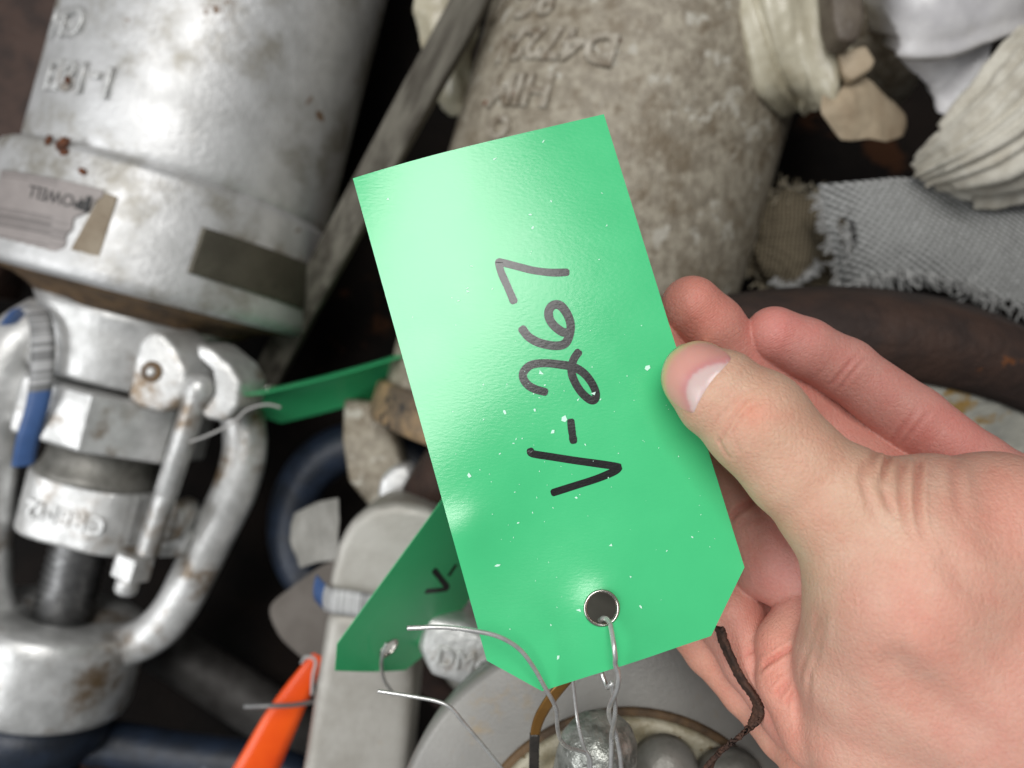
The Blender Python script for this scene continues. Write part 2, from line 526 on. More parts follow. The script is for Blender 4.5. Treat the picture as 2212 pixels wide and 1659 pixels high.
def hand_mesh(vox):
    allp = np.concatenate([[p for p, r in c] for c in CHN.values()]); rr = max(r for c in CHN.values() for p, r in c)
    lo = np.array([min((p[i] - r) for c in CHN.values() for p, r in c) for i in range(3)]) - 3 * vox
    hi = np.array([max((p[i] + r) for c in CHN.values() for p, r in c) for i in range(3)]) + 3 * vox
    n = np.ceil((hi - lo) / vox).astype(int) + 1
    # coarse pass to find blocks near the surface
    B = 10
    nb = np.ceil(n / B).astype(int)
    n = nb * B + 1
    cx = [lo[i] + (np.arange(nb[i]) + .5) * B * vox for i in range(3)]
    C = np.stack(np.meshgrid(*cx, indexing='ij'), -1).reshape(-1, 3)
    cd, _ = hand_sdf(C)
    near = np.abs(cd) < B * vox * .87 * 1.6
    field = np.full(tuple(n), 1.0, np.float32)
    # inside blocks negative
    idx = np.stack(np.unravel_index(np.arange(len(C)), tuple(nb)), -1)
    ofs = np.stack(np.meshgrid(*[np.arange(B + 1)] * 3, indexing='ij'), -1)
    for k in np.nonzero(cd < 0)[0]:
        i, j, l = idx[k] * B
        field[i:i + B + 1, j:j + B + 1, l:l + B + 1] = -1.0
    ks = np.nonzero(near)[0]
    for s in range(0, len(ks), 3):
        kk = ks[s:s + 3]
        base = idx[kk] * B
        X = lo + (base[:, None, None, None, :] + ofs[None]) * vox
        d, _ = hand_sdf(X.reshape(-1, 3))
        d = d.reshape(len(kk), B + 1, B + 1, B + 1)
        for q, (i, j, l) in enumerate(base):
            field[i:i + B + 1, j:j + B + 1, l:l + B + 1] = d[q]
    # surface nets
    sgn = field < 0
    m = tuple(x - 1 for x in field.shape)
    cnt = np.zeros(m, np.uint8)
    for a in (0, 1):
        for b in (0, 1):
            for c in (0, 1):
                cnt += sgn[a:a + m[0], b:b + m[1], c:c + m[2]]
    act = np.argwhere((cnt > 0) & (cnt < 8))
    vid = np.full(m, -1, np.int64)
    vid[act[:, 0], act[:, 1], act[:, 2]] = np.arange(len(act))
    acc = np.zeros((len(act), 3)); wn = np.zeros(len(act))
    for ax in range(3):
        for a in (0, 1):
            for b in (0, 1):
                o0 = [0, 0, 0]; oth = [i for i in range(3) if i != ax]
                o0[oth[0]] = a; o0[oth[1]] = b
                o1 = list(o0); o1[ax] = 1
                f0 = field[act[:, 0] + o0[0], act[:, 1] + o0[1], act[:, 2] + o0[2]]
                f1 = field[act[:, 0] + o1[0], act[:, 1] + o1[1], act[:, 2] + o1[2]]
                cr = (f0 < 0) != (f1 < 0)
                t = np.where(cr, f0 / np.where(cr, f0 - f1, 1), 0)
                p = np.tile(np.array(o0, float), (len(act), 1)); p[:, ax] += t
                acc[cr] += p[cr]; wn[cr] += 1
    pos = lo + (act + acc / wn[:, None]) * vox
    quads = []
    for ax in range(3):
        sl0 = [slice(None)] * 3; sl1 = [slice(None)] * 3
        sl0[ax] = slice(0, -1); sl1[ax] = slice(1, None)
        s0 = sgn[tuple(sl0)]; s1 = sgn[tuple(sl1)]
        e = np.argwhere(s0 != s1)
        b, c = [(1, 2), (2, 0), (0, 1)][ax]
        ok = (e[:, b] > 0) & (e[:, c] > 0) & (e[:, b] < m[b]) & (e[:, c] < m[c])
        e = e[ok]
        def vv(db, dc):
            q = e.copy(); q[:, b] -= db; q[:, c] -= dc
            return vid[q[:, 0], q[:, 1], q[:, 2]]
        Q = np.stack([vv(1, 1), vv(0, 1), vv(0, 0), vv(1, 0)], -1)
        fl = ~s0[e[:, 0], e[:, 1], e[:, 2]]
        Q[fl] = Q[fl][:, ::-1]
        quads.append(Q)
    return pos, np.concatenate(quads)

def grad(X, e=.0004):
    g = np.zeros_like(X)
    for i in range(3):
        o = np.zeros(3); o[i] = e
        g[:, i] = hand_sdf(X + o)[0] - hand_sdf(X - o)[0]
    return g / np.maximum(np.linalg.norm(g, axis=1, keepdims=True), 1e-9)
def seg_dist_s(q, poly):
    """distance to a polyline and the position along it (0..1)"""
    poly = np.array(poly, float)
    ln = np.linalg.norm(np.diff(poly, axis=0), axis=1); cum = np.concatenate([[0], np.cumsum(ln)])
    best = np.full(len(q), 1e9); sp = np.zeros(len(q))
    for i, (a, b) in enumerate(zip(poly[:-1], poly[1:])):
        ab = b - a
        h = np.clip(((q - a) @ ab) / (ab @ ab), 0, 1)
        d = np.linalg.norm(q - a - h[:, None] * ab, axis=1)
        m = d < best
        best = np.where(m, d, best); sp = np.where(m, (cum[i] + h * ln[i]) / cum[-1], sp)
    return best, sp
def seg_dist(q, poly):
    poly = np.array(poly, float)
    best = np.full(len(q), 1e9)
    for a, b in zip(poly[:-1], poly[1:]):
        ab = b - a
        h = np.clip(((q - a) @ ab) / (ab @ ab), 0, 1)
        best = np.minimum(best, np.linalg.norm(q - a - h[:, None] * ab, axis=1))
    return best
def r6(*p): return [(1334 + .3968 * x, 548.6 + .3968 * y) for x, y in p]
def r7(*p): return [(1426 + .2394 * x, 1262 + .2394 * y) for x, y in p]
# skin folds: (polyline in picture units, half width, depth mm, region depth, ridge)
CREASE = [
 (r6((530, 1060), (590, 960), (640, 870), (690, 800), (740, 770)), 4.5, .20, .158), (r6((610, 1000), (660, 910), (720, 840), (780, 790)), 4, .16, .158),
 (r6((560, 900), (620, 820), (700, 740), (780, 720)), 4, .10, .158), (r6((545, 1000), (590, 1090), (640, 1130)), 4, .16, .158),
 (r6((640, 1010), (670, 1080), (660, 1160)), 4, .10, .158), (r6((690, 860), (740, 830), (800, 800)), 4, .09, .158), (r6((500, 980), (560, 880), (640, 790)), 4, .07, .158),
 (r6((1150, 730), (1210, 660), (1270, 590), (1330, 530)), 5, .26, .196), (r6((1190, 760), (1250, 680), (1310, 610), (1370, 550)), 5, .18, .196), (r6((1060, 690), (1130, 620), (1180, 560)), 4, .08, .196),
 (r6((1470, 1050), (1540, 960), (1600, 890), (1640, 830)), 6, .22, .196), (r6((1540, 1050), (1610, 960), (1680, 880), (1730, 820)), 6, .16, .196),
 (r6((1440, 1000), (1400, 1090), (1340, 1230)), 9, .30, .155), (r6((1485, 1060), (1465, 1130), (1440, 1260)), 7, .55, .155), (r6((1440, 1260), (1470, 1360), (1520, 1450)), 8, .22, .150),
 (r6((1625, 1075), (1640, 1130), (1638, 1220), (1630, 1330), (1640, 1450), (1670, 1560)), 8, .60, .150), (r6((1560, 1100), (1545, 1200), (1550, 1330), (1560, 1430), (1600, 1560)), 8, .35, .150), (r6((1850, 1080), (1835, 1180), (1850, 1350), (1880, 1450)), 12, .22, .146),
 (r6((1350, 1090), (1330, 1220), (1370, 1370), (1430, 1500)), 9, .20, .150),
 (r6((600, 1450), (660, 1395), (740, 1350), (830, 1320)), 7, .55, .192), (r6((640, 1490), (720, 1450), (830, 1440)), 6, .14, .194),
 (r7((860, 790), (960, 710), (1080, 640), (1200, 560), (1350, 490)), 6, .55, .182), (r7((750, 650), (830, 600), (900, 520)), 5, .18, .19),
 (r7((1040, 1020), (1120, 930), (1200, 840)), 8, .30, .178), (r7((1130, 1100), (1190, 1010), (1240, 940)), 5, .2, .176),
 (r7((1420, 190), (1400, 330), (1340, 560), (1270, 760), (1230, 950), (1235, 1150), (1260, 1330)), 7, .35, .172),
 (r7((1470, 210), (1440, 400), (1400, 600), (1380, 800)), 10, .22, .165), (r7((1350, 760), (1330, 1000), (1340, 1250)), 7, .18, .17),
 ([(1890, 1397), (1960, 1470), (2040, 1530), (2128, 1596), (2212, 1659)], 40, .8, .155),
 ([(2030, 1180), (2090, 1260), (2180, 1330)], 30, .35, .150),
]
def build_hand(vox=.00055):
    pos, quads = hand_mesh(vox)
    def normals(p):
        n_ = np.cross(p[quads[:, 2]] - p[quads[:, 0]], p[quads[:, 3]] - p[quads[:, 1]])
        acc = np.zeros_like(p)
        for i in range(4):
            for ax in range(3):
                acc[:, ax] += np.bincount(quads[:, i], n_[:, ax], len(p))
        return acc / np.maximum(np.linalg.norm(acc, axis=1, keepdims=True), 1e-12)
    nrm = normals(pos)
    d, D = hand_sdf_many(pos)
    pos = pos - nrm * d[:, None]
    nrm = normals(pos)
    # colour attribute
    W = np.zeros(len(pos)); Cc = np.zeros((len(pos), 3))
    for k, d in D.items():
        w = np.exp(-np.clip(d, 0, .03) / .0022)
        W += w; Cc += w[:, None] * np.array(srgb(*TINT[k])[:3])
    Cc /= W[:, None]
    dep = HCAM - pos[:, 2]
    uv = np.stack([pos[:, 0] / dep * FPX + CU, -pos[:, 1] / dep * FPX + CV], -1)
    # redder finger ends and knuckle flush
    def flush(u, v, r, d0, amt, col):
        w = amt * np.exp(-((uv[:, 0] - u) ** 2 + (uv[:, 1] - v) ** 2) / r ** 2) * np.exp(-((dep - d0) / .014) ** 2)
        Cc[:] = Cc * (1 - w[:, None]) + w[:, None] * np.array(srgb(*col)[:3])
    flush(1500, 640, 80, .19, .55, (216, 136, 122)); flush(1690, 715, 70, .19, .6, (218, 138, 132)); flush(2060, 945, 90, .19, .6, (212, 136, 128))
    flush(1690, 1240, 80, .19, .5, (212, 142, 138)); flush(2200, 1100, 120, .15, .5, (220, 152, 136)); flush(2000, 1330, 130, .15, .35, (228, 158, 142))
    flush(1640, 1400, 50, .185, .4, (218, 148, 132)); flush(1630, 890, 40, .156, .45, (218, 146, 120)); flush(2150, 1480, 120, .155, .4, (226, 156, 142)); flush(1960, 1180, 80, .15, .3, (232, 200, 176))
    disp = np.zeros(len(pos)); red = np.zeros(len(pos))
    face = np.clip(nrm[:, 2] * 3, 0, 1)
    for poly, w, dm, dz in CREASE:
        pl = np.array(poly)
        sel = np.nonzero((np.abs(dep - dz) < .020) & (uv[:, 0] > pl[:, 0].min() - 4 * w) & (uv[:, 0] < pl[:, 0].max() + 4 * w) & (uv[:, 1] > pl[:, 1].min() - 4 * w) & (uv[:, 1] < pl[:, 1].max() + 4 * w))[0]
        if len(sel) == 0: continue
        x, sp = seg_dist_s(uv[sel], pl); x = x / w
        wt = np.clip((.019 - np.abs(dep[sel] - dz)) / .006, 0, 1) * np.clip(sp / .12, .12, 1) * np.clip((1 - sp) / .45, 0, 1) ** .8 * face[sel]
        disp[sel] -= dm * .0013 * (np.exp(-x ** 2) - .45 * np.exp(-((x - 1.9) / .9) ** 2)) * wt
        if w < 20: red[sel] = np.maximum(red[sel], np.exp(-x ** 2) * min(1, dm * 2.2) * wt)
    Cc = Cc * (1 - .28 * red[:, None] * np.array([.35, 1, 1]))
    pos = pos + nrm * disp[:, None]
    # where finger prints run
    pr = np.zeros(len(pos))
    for u, v, r in ((1493, 650, 85), (1670, 715, 85), (1640, 1400, 90), (1560, 1440, 90), (1700, 1480, 60)):
        pr = np.maximum(pr, np.exp(-((uv[:, 0] - u) ** 2 + (uv[:, 1] - v) ** 2) / r ** 2))
    pr *= np.clip((dep - .178) / .006, 0, 1) * face
    return pos, quads, nrm, Cc, pr

def skin_material():
    m = bpy.data.materials.new('skin'); m.use_nodes = True
    N = m.node_tree.nodes; L = m.node_tree.links; b = N['Principled BSDF']
    at = N.new('ShaderNodeAttribute'); at.attribute_name = 'skin_tint'
    tc = N.new('ShaderNodeTexCoord')
    def nz(s, det, rg=.6):
        n = N.new('ShaderNodeTexNoise'); n.inputs['Scale'].default_value = s; n.inputs['Detail'].default_value = det; n.inputs['Roughness'].default_value = rg
        L.new(tc.outputs['Object'], n.inputs['Vector']); return n
    n1 = nz(140, 5)
    mr = N.new('ShaderNodeMapRange'); mr.inputs['From Min'].default_value = .3; mr.inputs['From Max'].default_value = .7
    L.new(n1.outputs['Fac'], mr.inputs['Value'])
    x = N.new('ShaderNodeMix'); x.data_type = 'RGBA'; x.blend_type = 'MULTIPLY'
    x.inputs[6].default_value = (1, 1, 1, 1)
    cr = N.new('ShaderNodeMix'); cr.data_type = 'RGBA'
    cr.inputs[6].default_value = (.97, .84, .82, 1); cr.inputs[7].default_value = (1.0, 1.05, 1.03, 1)
    L.new(mr.outputs[0], cr.inputs['Factor'])
    x.inputs['Factor'].default_value = 1.0
    L.new(at.outputs['Color'], x.inputs[6]); L.new(cr.outputs[2], x.inputs[7])
    n3 = nz(1500, 3)
    x2 = N.new('ShaderNodeMix'); x2.data_type = 'RGBA'; x2.blend_type = 'MULTIPLY'; x2.inputs['Factor'].default_value = 1
    c3 = N.new('ShaderNodeMix'); c3.data_type = 'RGBA'; c3.inputs[6].default_value = (.88, .83, .81, 1); c3.inputs[7].default_value = (1.08, 1.10, 1.10, 1)
    L.new(n3.outputs['Fac'], c3.inputs['Factor']); L.new(x.outputs[2], x2.inputs[6]); L.new(c3.outputs[2], x2.inputs[7])
    L.new(x2.outputs[2], b.inputs['Base Color'])
    b.inputs['Roughness'].default_value = .52
    b.inputs['Specular IOR Level'].default_value = .35
    b.inputs['Subsurface Weight'].default_value = .25
    b.inputs['Subsurface Radius'].default_value = (1.0, .35, .2)
    b.inputs['Subsurface Scale'].default_value = .0022
    # fine relief
    vo = N.new('ShaderNodeTexVoronoi'); vo.inputs['Scale'].default_value = 1400
    L.new(tc.outputs['Object'], vo.inputs['Vector'])
    mp = N.new('ShaderNodeMapping'); mp.inputs['Rotation'].default_value = (0, 0, -.75); mp.inputs['Scale'].default_value = (1, .22, 1)
    L.new(tc.outputs['Object'], mp.inputs['Vector'])
    nl = N.new('ShaderNodeTexNoise'); nl.inputs['Scale'].default_value = 900; nl.inputs['Detail'].default_value = 4
    L.new(mp.outputs[0], nl.inputs['Vector'])
    ad = N.new('ShaderNodeMath'); ad.operation = 'ADD'
    L.new(vo.outputs['Distance'], ad.inputs[0]); L.new(nl.outputs['Fac'], ad.inputs[1])
    b1 = N.new('ShaderNodeBump'); b1.inputs['Distance'].default_value = .00009; b1.inputs['Strength'].default_value = .8
    L.new(ad.outputs[0], b1.inputs['Height'])
    ve = N.new('ShaderNodeTexVoronoi'); ve.feature = 'DISTANCE_TO_EDGE'; ve.inputs['Scale'].default_value = 620
    nd = N.new('ShaderNodeTexNoise'); nd.inputs['Scale'].default_value = 500
    mx = N.new('ShaderNodeMix'); mx.data_type = 'RGBA'; mx.inputs['Factor'].default_value = .0022
    L.new(tc.outputs['Object'], nd.inputs['Vector']); L.new(tc.outputs['Object'], mx.inputs[6]); L.new(nd.outputs['Color'], mx.inputs[7]); L.new(mx.outputs[2], ve.inputs['Vector'])
    vm = N.new('ShaderNodeMapRange'); vm.inputs['From Max'].default_value = .18; vm.interpolation_type = 'SMOOTHSTEP'
    L.new(ve.outputs['Distance'], vm.inputs['Value'])
    b0 = N.new('ShaderNodeBump'); b0.inputs['Distance'].default_value = .00005; b0.inputs['Strength'].default_value = .8
    L.new(vm.outputs[0], b0.inputs['Height']); L.new(b1.outputs[0], b0.inputs['Normal'])
    wv = N.new('ShaderNodeTexWave'); wv.wave_type = 'RINGS'; wv.rings_direction = 'SPHERICAL'
    wv.inputs['Scale'].default_value = 560; wv.inputs['Distortion'].default_value = 2.5; wv.inputs['Detail'].default_value = 1.5; wv.inputs['Detail Scale'].default_value = .3
    L.new(tc.outputs['Object'], wv.inputs['Vector'])
    pa = N.new('ShaderNodeAttribute'); pa.attribute_name = 'print_area'
    mu = N.new('ShaderNodeMath'); mu.operation = 'MULTIPLY'
    L.new(wv.outputs['Fac'], mu.inputs[0]); L.new(pa.outputs['Fac'], mu.inputs[1])
    b2 = N.new('ShaderNodeBump'); b2.inputs['Distance'].default_value = .00004; b2.inputs['Strength'].default_value = 1
    L.new(mu.outputs[0], b2.inputs['Height']); L.new(b0.outputs[0], b2.inputs['Normal'])
    L.new(b2.outputs[0], b.inputs['Normal'])
    return m
def col_attr(me, name, C):
    a = me.color_attributes.new(name, 'FLOAT_COLOR', 'POINT')
    buf = np.ones((len(me.vertices), 4), np.float32); buf[:, :3] = C
    a.data.foreach_set('color', buf.ravel())
_pos, _quads, _nrm, _cc, _pr = build_hand()
hand_base = P(2000, 1300, .19)
me = bpy.data.meshes.new('hand')
me.vertices.add(len(_pos)); me.vertices.foreach_set('co', (_pos - np.array(hand_base)).astype(np.float32).ravel())
me.loops.add(_quads.size); me.loops.foreach_set('vertex_index', _quads.ravel().astype(np.int32))
me.polygons.add(len(_quads)); me.polygons.foreach_set('loop_start', np.arange(0, _quads.size, 4, dtype=np.int32))
me.update(calc_edges=True); me.validate()
me.polygons.foreach_set('use_smooth', [True] * len(me.polygons))
col_attr(me, 'skin_tint', _cc)
fa = me.attributes.new('print_area', 'FLOAT', 'POINT'); fa.data.foreach_set('value', _pr.astype(np.float32))
me.materials.append(skin_material())
hand = bpy.data.objects.new('person_hand', me)
COL.objects.link(hand); hand.location = hand_base
tag(hand, 'bare hand with pale pink skin, thumb pressing on the green tag, fingers behind it', 'hand')

# thumbnail: plate laid on the thumb end
def r8(*p): return [(1371.5 + .1984 * x, 576 + .1984 * y) for x, y in p]
def thumb_surface(U):
    """points of the hand surface seen at picture units U (n x 2)"""
    D = np.stack([(U[:, 0] - CU) / FPX, -(U[:, 1] - CV) / FPX, -np.ones(len(U))], -1)
    D /= np.linalg.norm(D, axis=1, keepdims=True)
    t = np.full(len(U), .12); c = np.array([0, 0, HCAM])
    for _ in range(60):
        d, _D = hand_sdf(c + D * t[:, None])
        t += np.clip(d, -.004, .004) * .8
    return c + D * t[:, None]
dist_edge = r8((1050, 1000), (985, 925), (890, 862), (780, 815), (680, 805), (570, 828), (470, 880), (385, 955), (330, 1045), (303, 1150), (300, 1250), (318, 1345), (360, 1430), (430, 1500), (530, 1560), (632, 1598))
prox_edge = r8((1050, 1005), (1030, 1055), (1000, 1105), (955, 1160), (905, 1215), (860, 1270), (820, 1325), (785, 1380), (750, 1435), (715, 1490), (680, 1545), (640, 1595))
def resample(poly, n):
    s = spline([Vector((a, b, 0)) for a, b in poly], n)
    return np.array([(q.x, q.y) for q in s])
NA, NB = 40, 26
de, pe = resample(dist_edge, NA), resample(prox_edge, NA)
grid = np.array([[pe[i] * (1 - j / NB) + de[i] * (j / NB) for i in range(NA + 1)] for j in range(NB + 1)])
G = thumb_surface(grid.reshape(-1, 2)).reshape(NB + 1, NA + 1, 3)
Gn = grad(G.reshape(-1, 3)).reshape(NB + 1, NA + 1, 3)
nv, nf, nc = [], [], []
lun = r8((1045, 1050), (940, 1060), (850, 1082), (760, 1115), (690, 1155), (630, 1205), (595, 1265), (575, 1340), (580, 1410), (600, 1480), (635, 1590))
lun_poly = np.array(lun)
for j in range(NB + 1):
    for i in range(NA + 1):
        a, b_ = i / NA, j / NB
        ed = math.sin(math.pi * a) ** .5
        h = .00045 * ed * (.25 + .75 * min(1, b_ * 3)) - .0001 * (1 - ed) - .00035 * (1 - min(1, b_ * 8))
        if b_ > .93: h -= .0002 * (b_ - .93) / .07
        nv.append(Vector(G[j, i] + Gn[j, i] * h))
        q = grid[j, i]
        # lunula lies between the proximal edge and its arc
        k = np.argmin(np.linalg.norm(lun_poly - q, axis=1))
        dl = seg_dist(q[None], lun_poly)[0]
        cdir = np.array([1500.0, 800.0]) - q
        mid = pe[NA // 2]
        side = np.linalg.norm(q - np.array([1560, 850])) - np.linalg.norm(lun_poly[k] - np.array([1560, 850]))
        w = 1 / (1 + math.exp(side / 1.6))
        pink = np.array(srgb(206, 150, 138)[:3]); deep = np.array(srgb(196, 132, 132)[:3]); white = np.array(srgb(206, 180, 176)[:3]); edgec = np.array(srgb(200, 176, 132)[:3])
        c = pink * (1 - math.exp(-(dl / 14) ** 2)) + deep * math.exp(-(dl / 14) ** 2)
        if b_ > .84: e = min(1, (b_ - .84) / .1); c = c * (1 - e) + edgec * e
        c = c * (1 - w) + white * w
        nc.append(c)
for j in range(NB):
    for i in range(NA):
        a = j * (NA + 1) + i
        nf.append((a, a + 1, a + NA + 2, a + NA + 1))
M_nail = bpy.data.materials.new('thumbnail'); M_nail.use_nodes = True
b = M_nail.node_tree.nodes['Principled BSDF']
at = M_nail.node_tree.nodes.new('ShaderNodeAttribute'); at.attribute_name = 'nail_tint'
M_nail.node_tree.links.new(at.outputs['Color'], b.inputs['Base Color'])
b.inputs['Roughness'].default_value = .30; b.inputs['Specular IOR Level'].default_value = .5
b.inputs['Subsurface Weight'].default_value = .2; b.inputs['Subsurface Scale'].default_value = .001
nail = obj('thumbnail', nv, nf, M_nail, hand)
nail['label'] = 'short rounded thumbnail with a large pale half moon'
col_attr(nail.data, 'nail_tint', np.array(nc))
fix_up(nail)
md = nail.modifiers.new('thickness', 'SOLIDIFY'); md.thickness = .0004; md.offset = -1
# ---------------------------------------------------------------- materials of the pile
RUST = srgb(98, 58, 26)
M_silver = material('silver_paint', (.66, .66, .66, 1), (.50, .50, .495, 1), 45, rough=.50, metal=.48, bump=.00035, bscale=330, spots=srgb(112, 84, 56), sscale=34, sthr=.635, dirt=(.33, .31, .27, 1), dscale=22, dthr=.57)
M_silver2 = material('silver_paint_worn', (.68, .68, .67, 1), (.48, .48, .47, 1), 90, rough=.38, metal=.45, bump=.0003, bscale=420, dirt=srgb(124, 104, 80), dscale=30, dthr=.585)
M_beige = material('dusty_cast_metal', srgb(130, 121, 106), srgb(162, 154, 138), 170, rough=.55, metal=.12, bump=.0009, bscale=330, spots=srgb(174, 169, 157), sscale=75, sthr=.575, dirt=srgb(116, 104, 86), dscale=55, dthr=.56)
M_tan = material('rusted_rim', srgb(168, 140, 104), srgb(96, 84, 70), 40, rough=.6, bump=.0008, bscale=300, spots=srgb(50, 48, 46), sscale=60, sthr=.55)
M_grey = material('grey_cast_disc', srgb(146, 144, 139), srgb(134, 132, 128), 30, rough=.42, metal=.15, bump=.00012, bscale=900, spots=srgb(92, 84, 70), sscale=130, sthr=.70, dirt=srgb(150, 132, 104), dscale=34, dthr=.61)
M_cream = material('cream_corroded_ring', srgb(176, 170, 150), srgb(140, 130, 104), 120, rough=.5, metal=.1, bump=.0003, bscale=700, spots=srgb(104, 84, 44), sscale=160, sthr=.60)
M_rust = material('brown_rust', srgb(62, 43, 34), srgb(44, 31, 26), 60, rough=.75, bump=.001, bscale=260, spots=srgb(108, 62, 26), sscale=50, sthr=.66)
M_rustline = material('rust_stain', srgb(104, 80, 52), srgb(70, 54, 38), 90, rough=.7, bump=.0005)
M_thread = material('dark_threaded_steel', (.20, .20, .20, 1), (.12, .12, .12, 1), 200, rough=.42, metal=.8)
M_navy = material('navy_paint', srgb(34, 44, 60), srgb(24, 30, 40), 60, rough=.45, bump=.0004, bscale=300, spots=srgb(86, 92, 104), sscale=70, sthr=.68)
M_wood = material('weathered_timber', srgb(104, 100, 90), srgb(62, 57, 49), 130, rough=.85, bump=.0009, bscale=420, stretch=(14.0, 1.0, 1.0), srot=1.085)
M_floor = material('oily_dark_boards', srgb(24, 17, 13), srgb(10, 8, 7), 14, rough=.8, spec=.15, bump=.001, bscale=120, spots=srgb(58, 34, 18), sscale=9, sthr=.60)
M_stick = material('brown_tape', srgb(96, 86, 74), srgb(78, 68, 58), 60, rough=.55, bump=.0005, bscale=300, spots=srgb(170, 165, 158), sscale=110, sthr=.68)
M_arm = material('pale_grey_paint', srgb(172, 169, 162), srgb(154, 150, 142), 40, rough=.45, metal=.2, bump=.0002, bscale=300, spots=srgb(150, 122, 80), sscale=24, sthr=.66)
M_galv = material('galvanised_cast', srgb(176, 178, 172), srgb(120, 122, 116), 240, rough=.32, metal=.55, bump=.0010, bscale=330, spots=srgb(120, 88, 44), sscale=90, sthr=.66)
M_steel = material('dull_steel', srgb(138, 136, 130), srgb(112, 110, 104), 120, rough=.45, metal=.35, bump=.0002, bscale=700)
M_orange = material('orange_vinyl', srgb(246, 92, 20), srgb(236, 78, 14), 30, rough=.35)

def cyl_hit(p0, ax, r, u, v):
    """(distance along the axis, angle) of the cylinder point seen at picture unit (u, v)"""
    xx, yy, aa = frame(ax)
    o = Vector((0, 0, HCAM)) - Vector(p0)
    d = Vector(((u - CU) / FPX, -(v - CV) / FPX, -1))
    ox, oy, dx_, dy_ = o.dot(xx), o.dot(yy), d.dot(xx), d.dot(yy)
    A_, B_, C_ = dx_ * dx_ + dy_ * dy_, 2 * (ox * dx_ + oy * dy_), ox * ox + oy * oy - r * r
    disc = max(0, B_ * B_ - 4 * A_ * C_)
    k = (-B_ - math.sqrt(disc)) / (2 * A_)
    q = o + d * k
    return q.dot(aa), math.atan2(q.dot(yy), q.dot(xx))
def cyl_pt(p0, ax, r, t, an):
    xx, yy, aa = frame(ax)
    return Vector(p0) + aa * t + (xx * math.cos(an) + yy * math.sin(an)) * r
def patch_quad(p0, ax, r, quad, lift, nu=40, nt=24, edge=None):
    """sheet on a cylinder between four picture corners (tl, tr, br, bl)"""
    h = [cyl_hit(p0, ax, r, *q) for q in quad]
    V, Fc, st = [], [], []
    for j in range(nt + 1):
        for i in range(nu + 1):
            s, t = i / nu, j / nt
            s2 = s * edge(t) if edge else s
            L0 = [h[0][k] * (1 - t) + h[3][k] * t for k in (0, 1)]
            R0 = [h[1][k] * (1 - t) + h[2][k] * t for k in (0, 1)]
            V.append(cyl_pt(p0, ax, r + lift, L0[0] * (1 - s2) + R0[0] * s2, L0[1] * (1 - s2) + R0[1] * s2))
            st.append((s2, t))
    for j in range(nt):
        for i in range(nu):
            a = j * (nu + 1) + i
            Fc.append((a, a + 1, a + nu + 2, a + nu + 1))
    return V, Fc, st
def cast_text(txt, p0, ax, r, uv, size, ext, bev, sx, mat, parent, name, lift=0.0):
    """raised lettering on a cylinder, upside down to the camera as the castings lie"""
    g = text_geo(txt, size, ext, bev)
    t0, an0 = cyl_hit(p0, ax, r, *uv)
    a2 = cyl_hit(p0, ax, r, uv[0] + 20, uv[1])[1]
    sg_ = 1 if a2 > an0 else -1
    return obj(name, [cyl_pt(p0, ax, r + v.z + lift, t0 + v.y, an0 - sg_ * v.x * sx / r) for v in g[0]], g[1], mat, parent)
def blisters(p0, ax, lst, parent, mat):
    for i, (u, v, r, r0) in enumerate(lst):
        t, an = cyl_hit(p0, ax, r, u, v)
        c = cyl_pt(p0, ax, r, t, an); n_ = (c - cyl_pt(p0, ax, 0, t, an)).normalized()
        R_ = r0 * (HCAM - c.z) / FPX
        obj('rust_blister', *lathe(c - n_ * .0004, n_, [(0, R_), (.0006, R_ * .9), (.0010, R_ * .5), (.0011, .0002)], 18, hint=(1, .2, 0), shape=lambda q, s=i: 1 + .25 * math.sin(2 * q + s) + .12 * math.sin(5 * q + s)), mat, parent)

# ---------------------------------------------------------------- ground
gv = [Vector((x, y, 0)) for x, y in ((-2.5, -2.5), (2.5, -2.5), (2.5, 2.5), (-2.5, 2.5))]
struct(obj('ground', gv, [(0, 1, 2, 3)], M_floor, smooth=False, base=(0, 0, 0)))

# ---------------------------------------------------------------- left valve
DA = .43
K = DA / FPX
def TA(t): return (480 - .252 * t, .968 * t)
pA = P(480, 0, DA)
aA = (P(*TA(1000), DA) - pA).normalized()
perpA = Vector((.968, -.252, 0)).normalized()          # across the axis, to the right in the picture
def prof(*q): return [(t * K, r * K) for t, r in q]
vA = thing('gate_valve', 'large silver painted valve with dark nameplate, torn printed label and open yoke', 'valve', (pA.x, pA.y, .02))
pAb = pA + perpA * (26 * K); pAc = pA + perpA * (10 * K)
body = obj('body', *lathe(pAb, aA, prof((-460, 180), (-455, 290), (-440, 304), (-200, 307), (300, 309), (410, 310), (426, 306), (434, 298), (440, 270)), 96), M_silver, vA)
collar = obj('collar', *lathe(pAc, aA, prof((429, 280), (429, 318), (435, 327), (446, 331), (600, 334), (636, 338), (652, 336), (660, 328), (664, 314), (660, 240)), 96), M_silver, vA)
obj('rim_stain', *lathe(pAc, aA, prof((655, 240), (664.5, 313), (668, 305), (676, 255), (690, 226), (706, 205), (700, 180)), 96), M_rustline, vA)
def squarish(e=.10):
    return lambda an: 1 + e * (1 - abs(math.cos(2 * (an + .35))))**2
obj('neck', *lathe(pA, aA, prof((690, 150), (700, 205), (725, 192), (760, 186), (840, 186), (850, 182), (853, 120)), 64, shape=squarish(.08)), M_silver2, vA)
def uvd(p, d): return [P(a, b, d) for a, b in p]
lug = obj('hinge_lug', *prism(uvd([(300, 730), (327, 711), (352, 722), (378, 752), (402, 800), (400, 845), (382, 880), (345, 893), (300, 882), (272, 862), (284, 790)], .3735), Vector((.010, .002, -.022)), .0036, 3), M_silver2, vA)
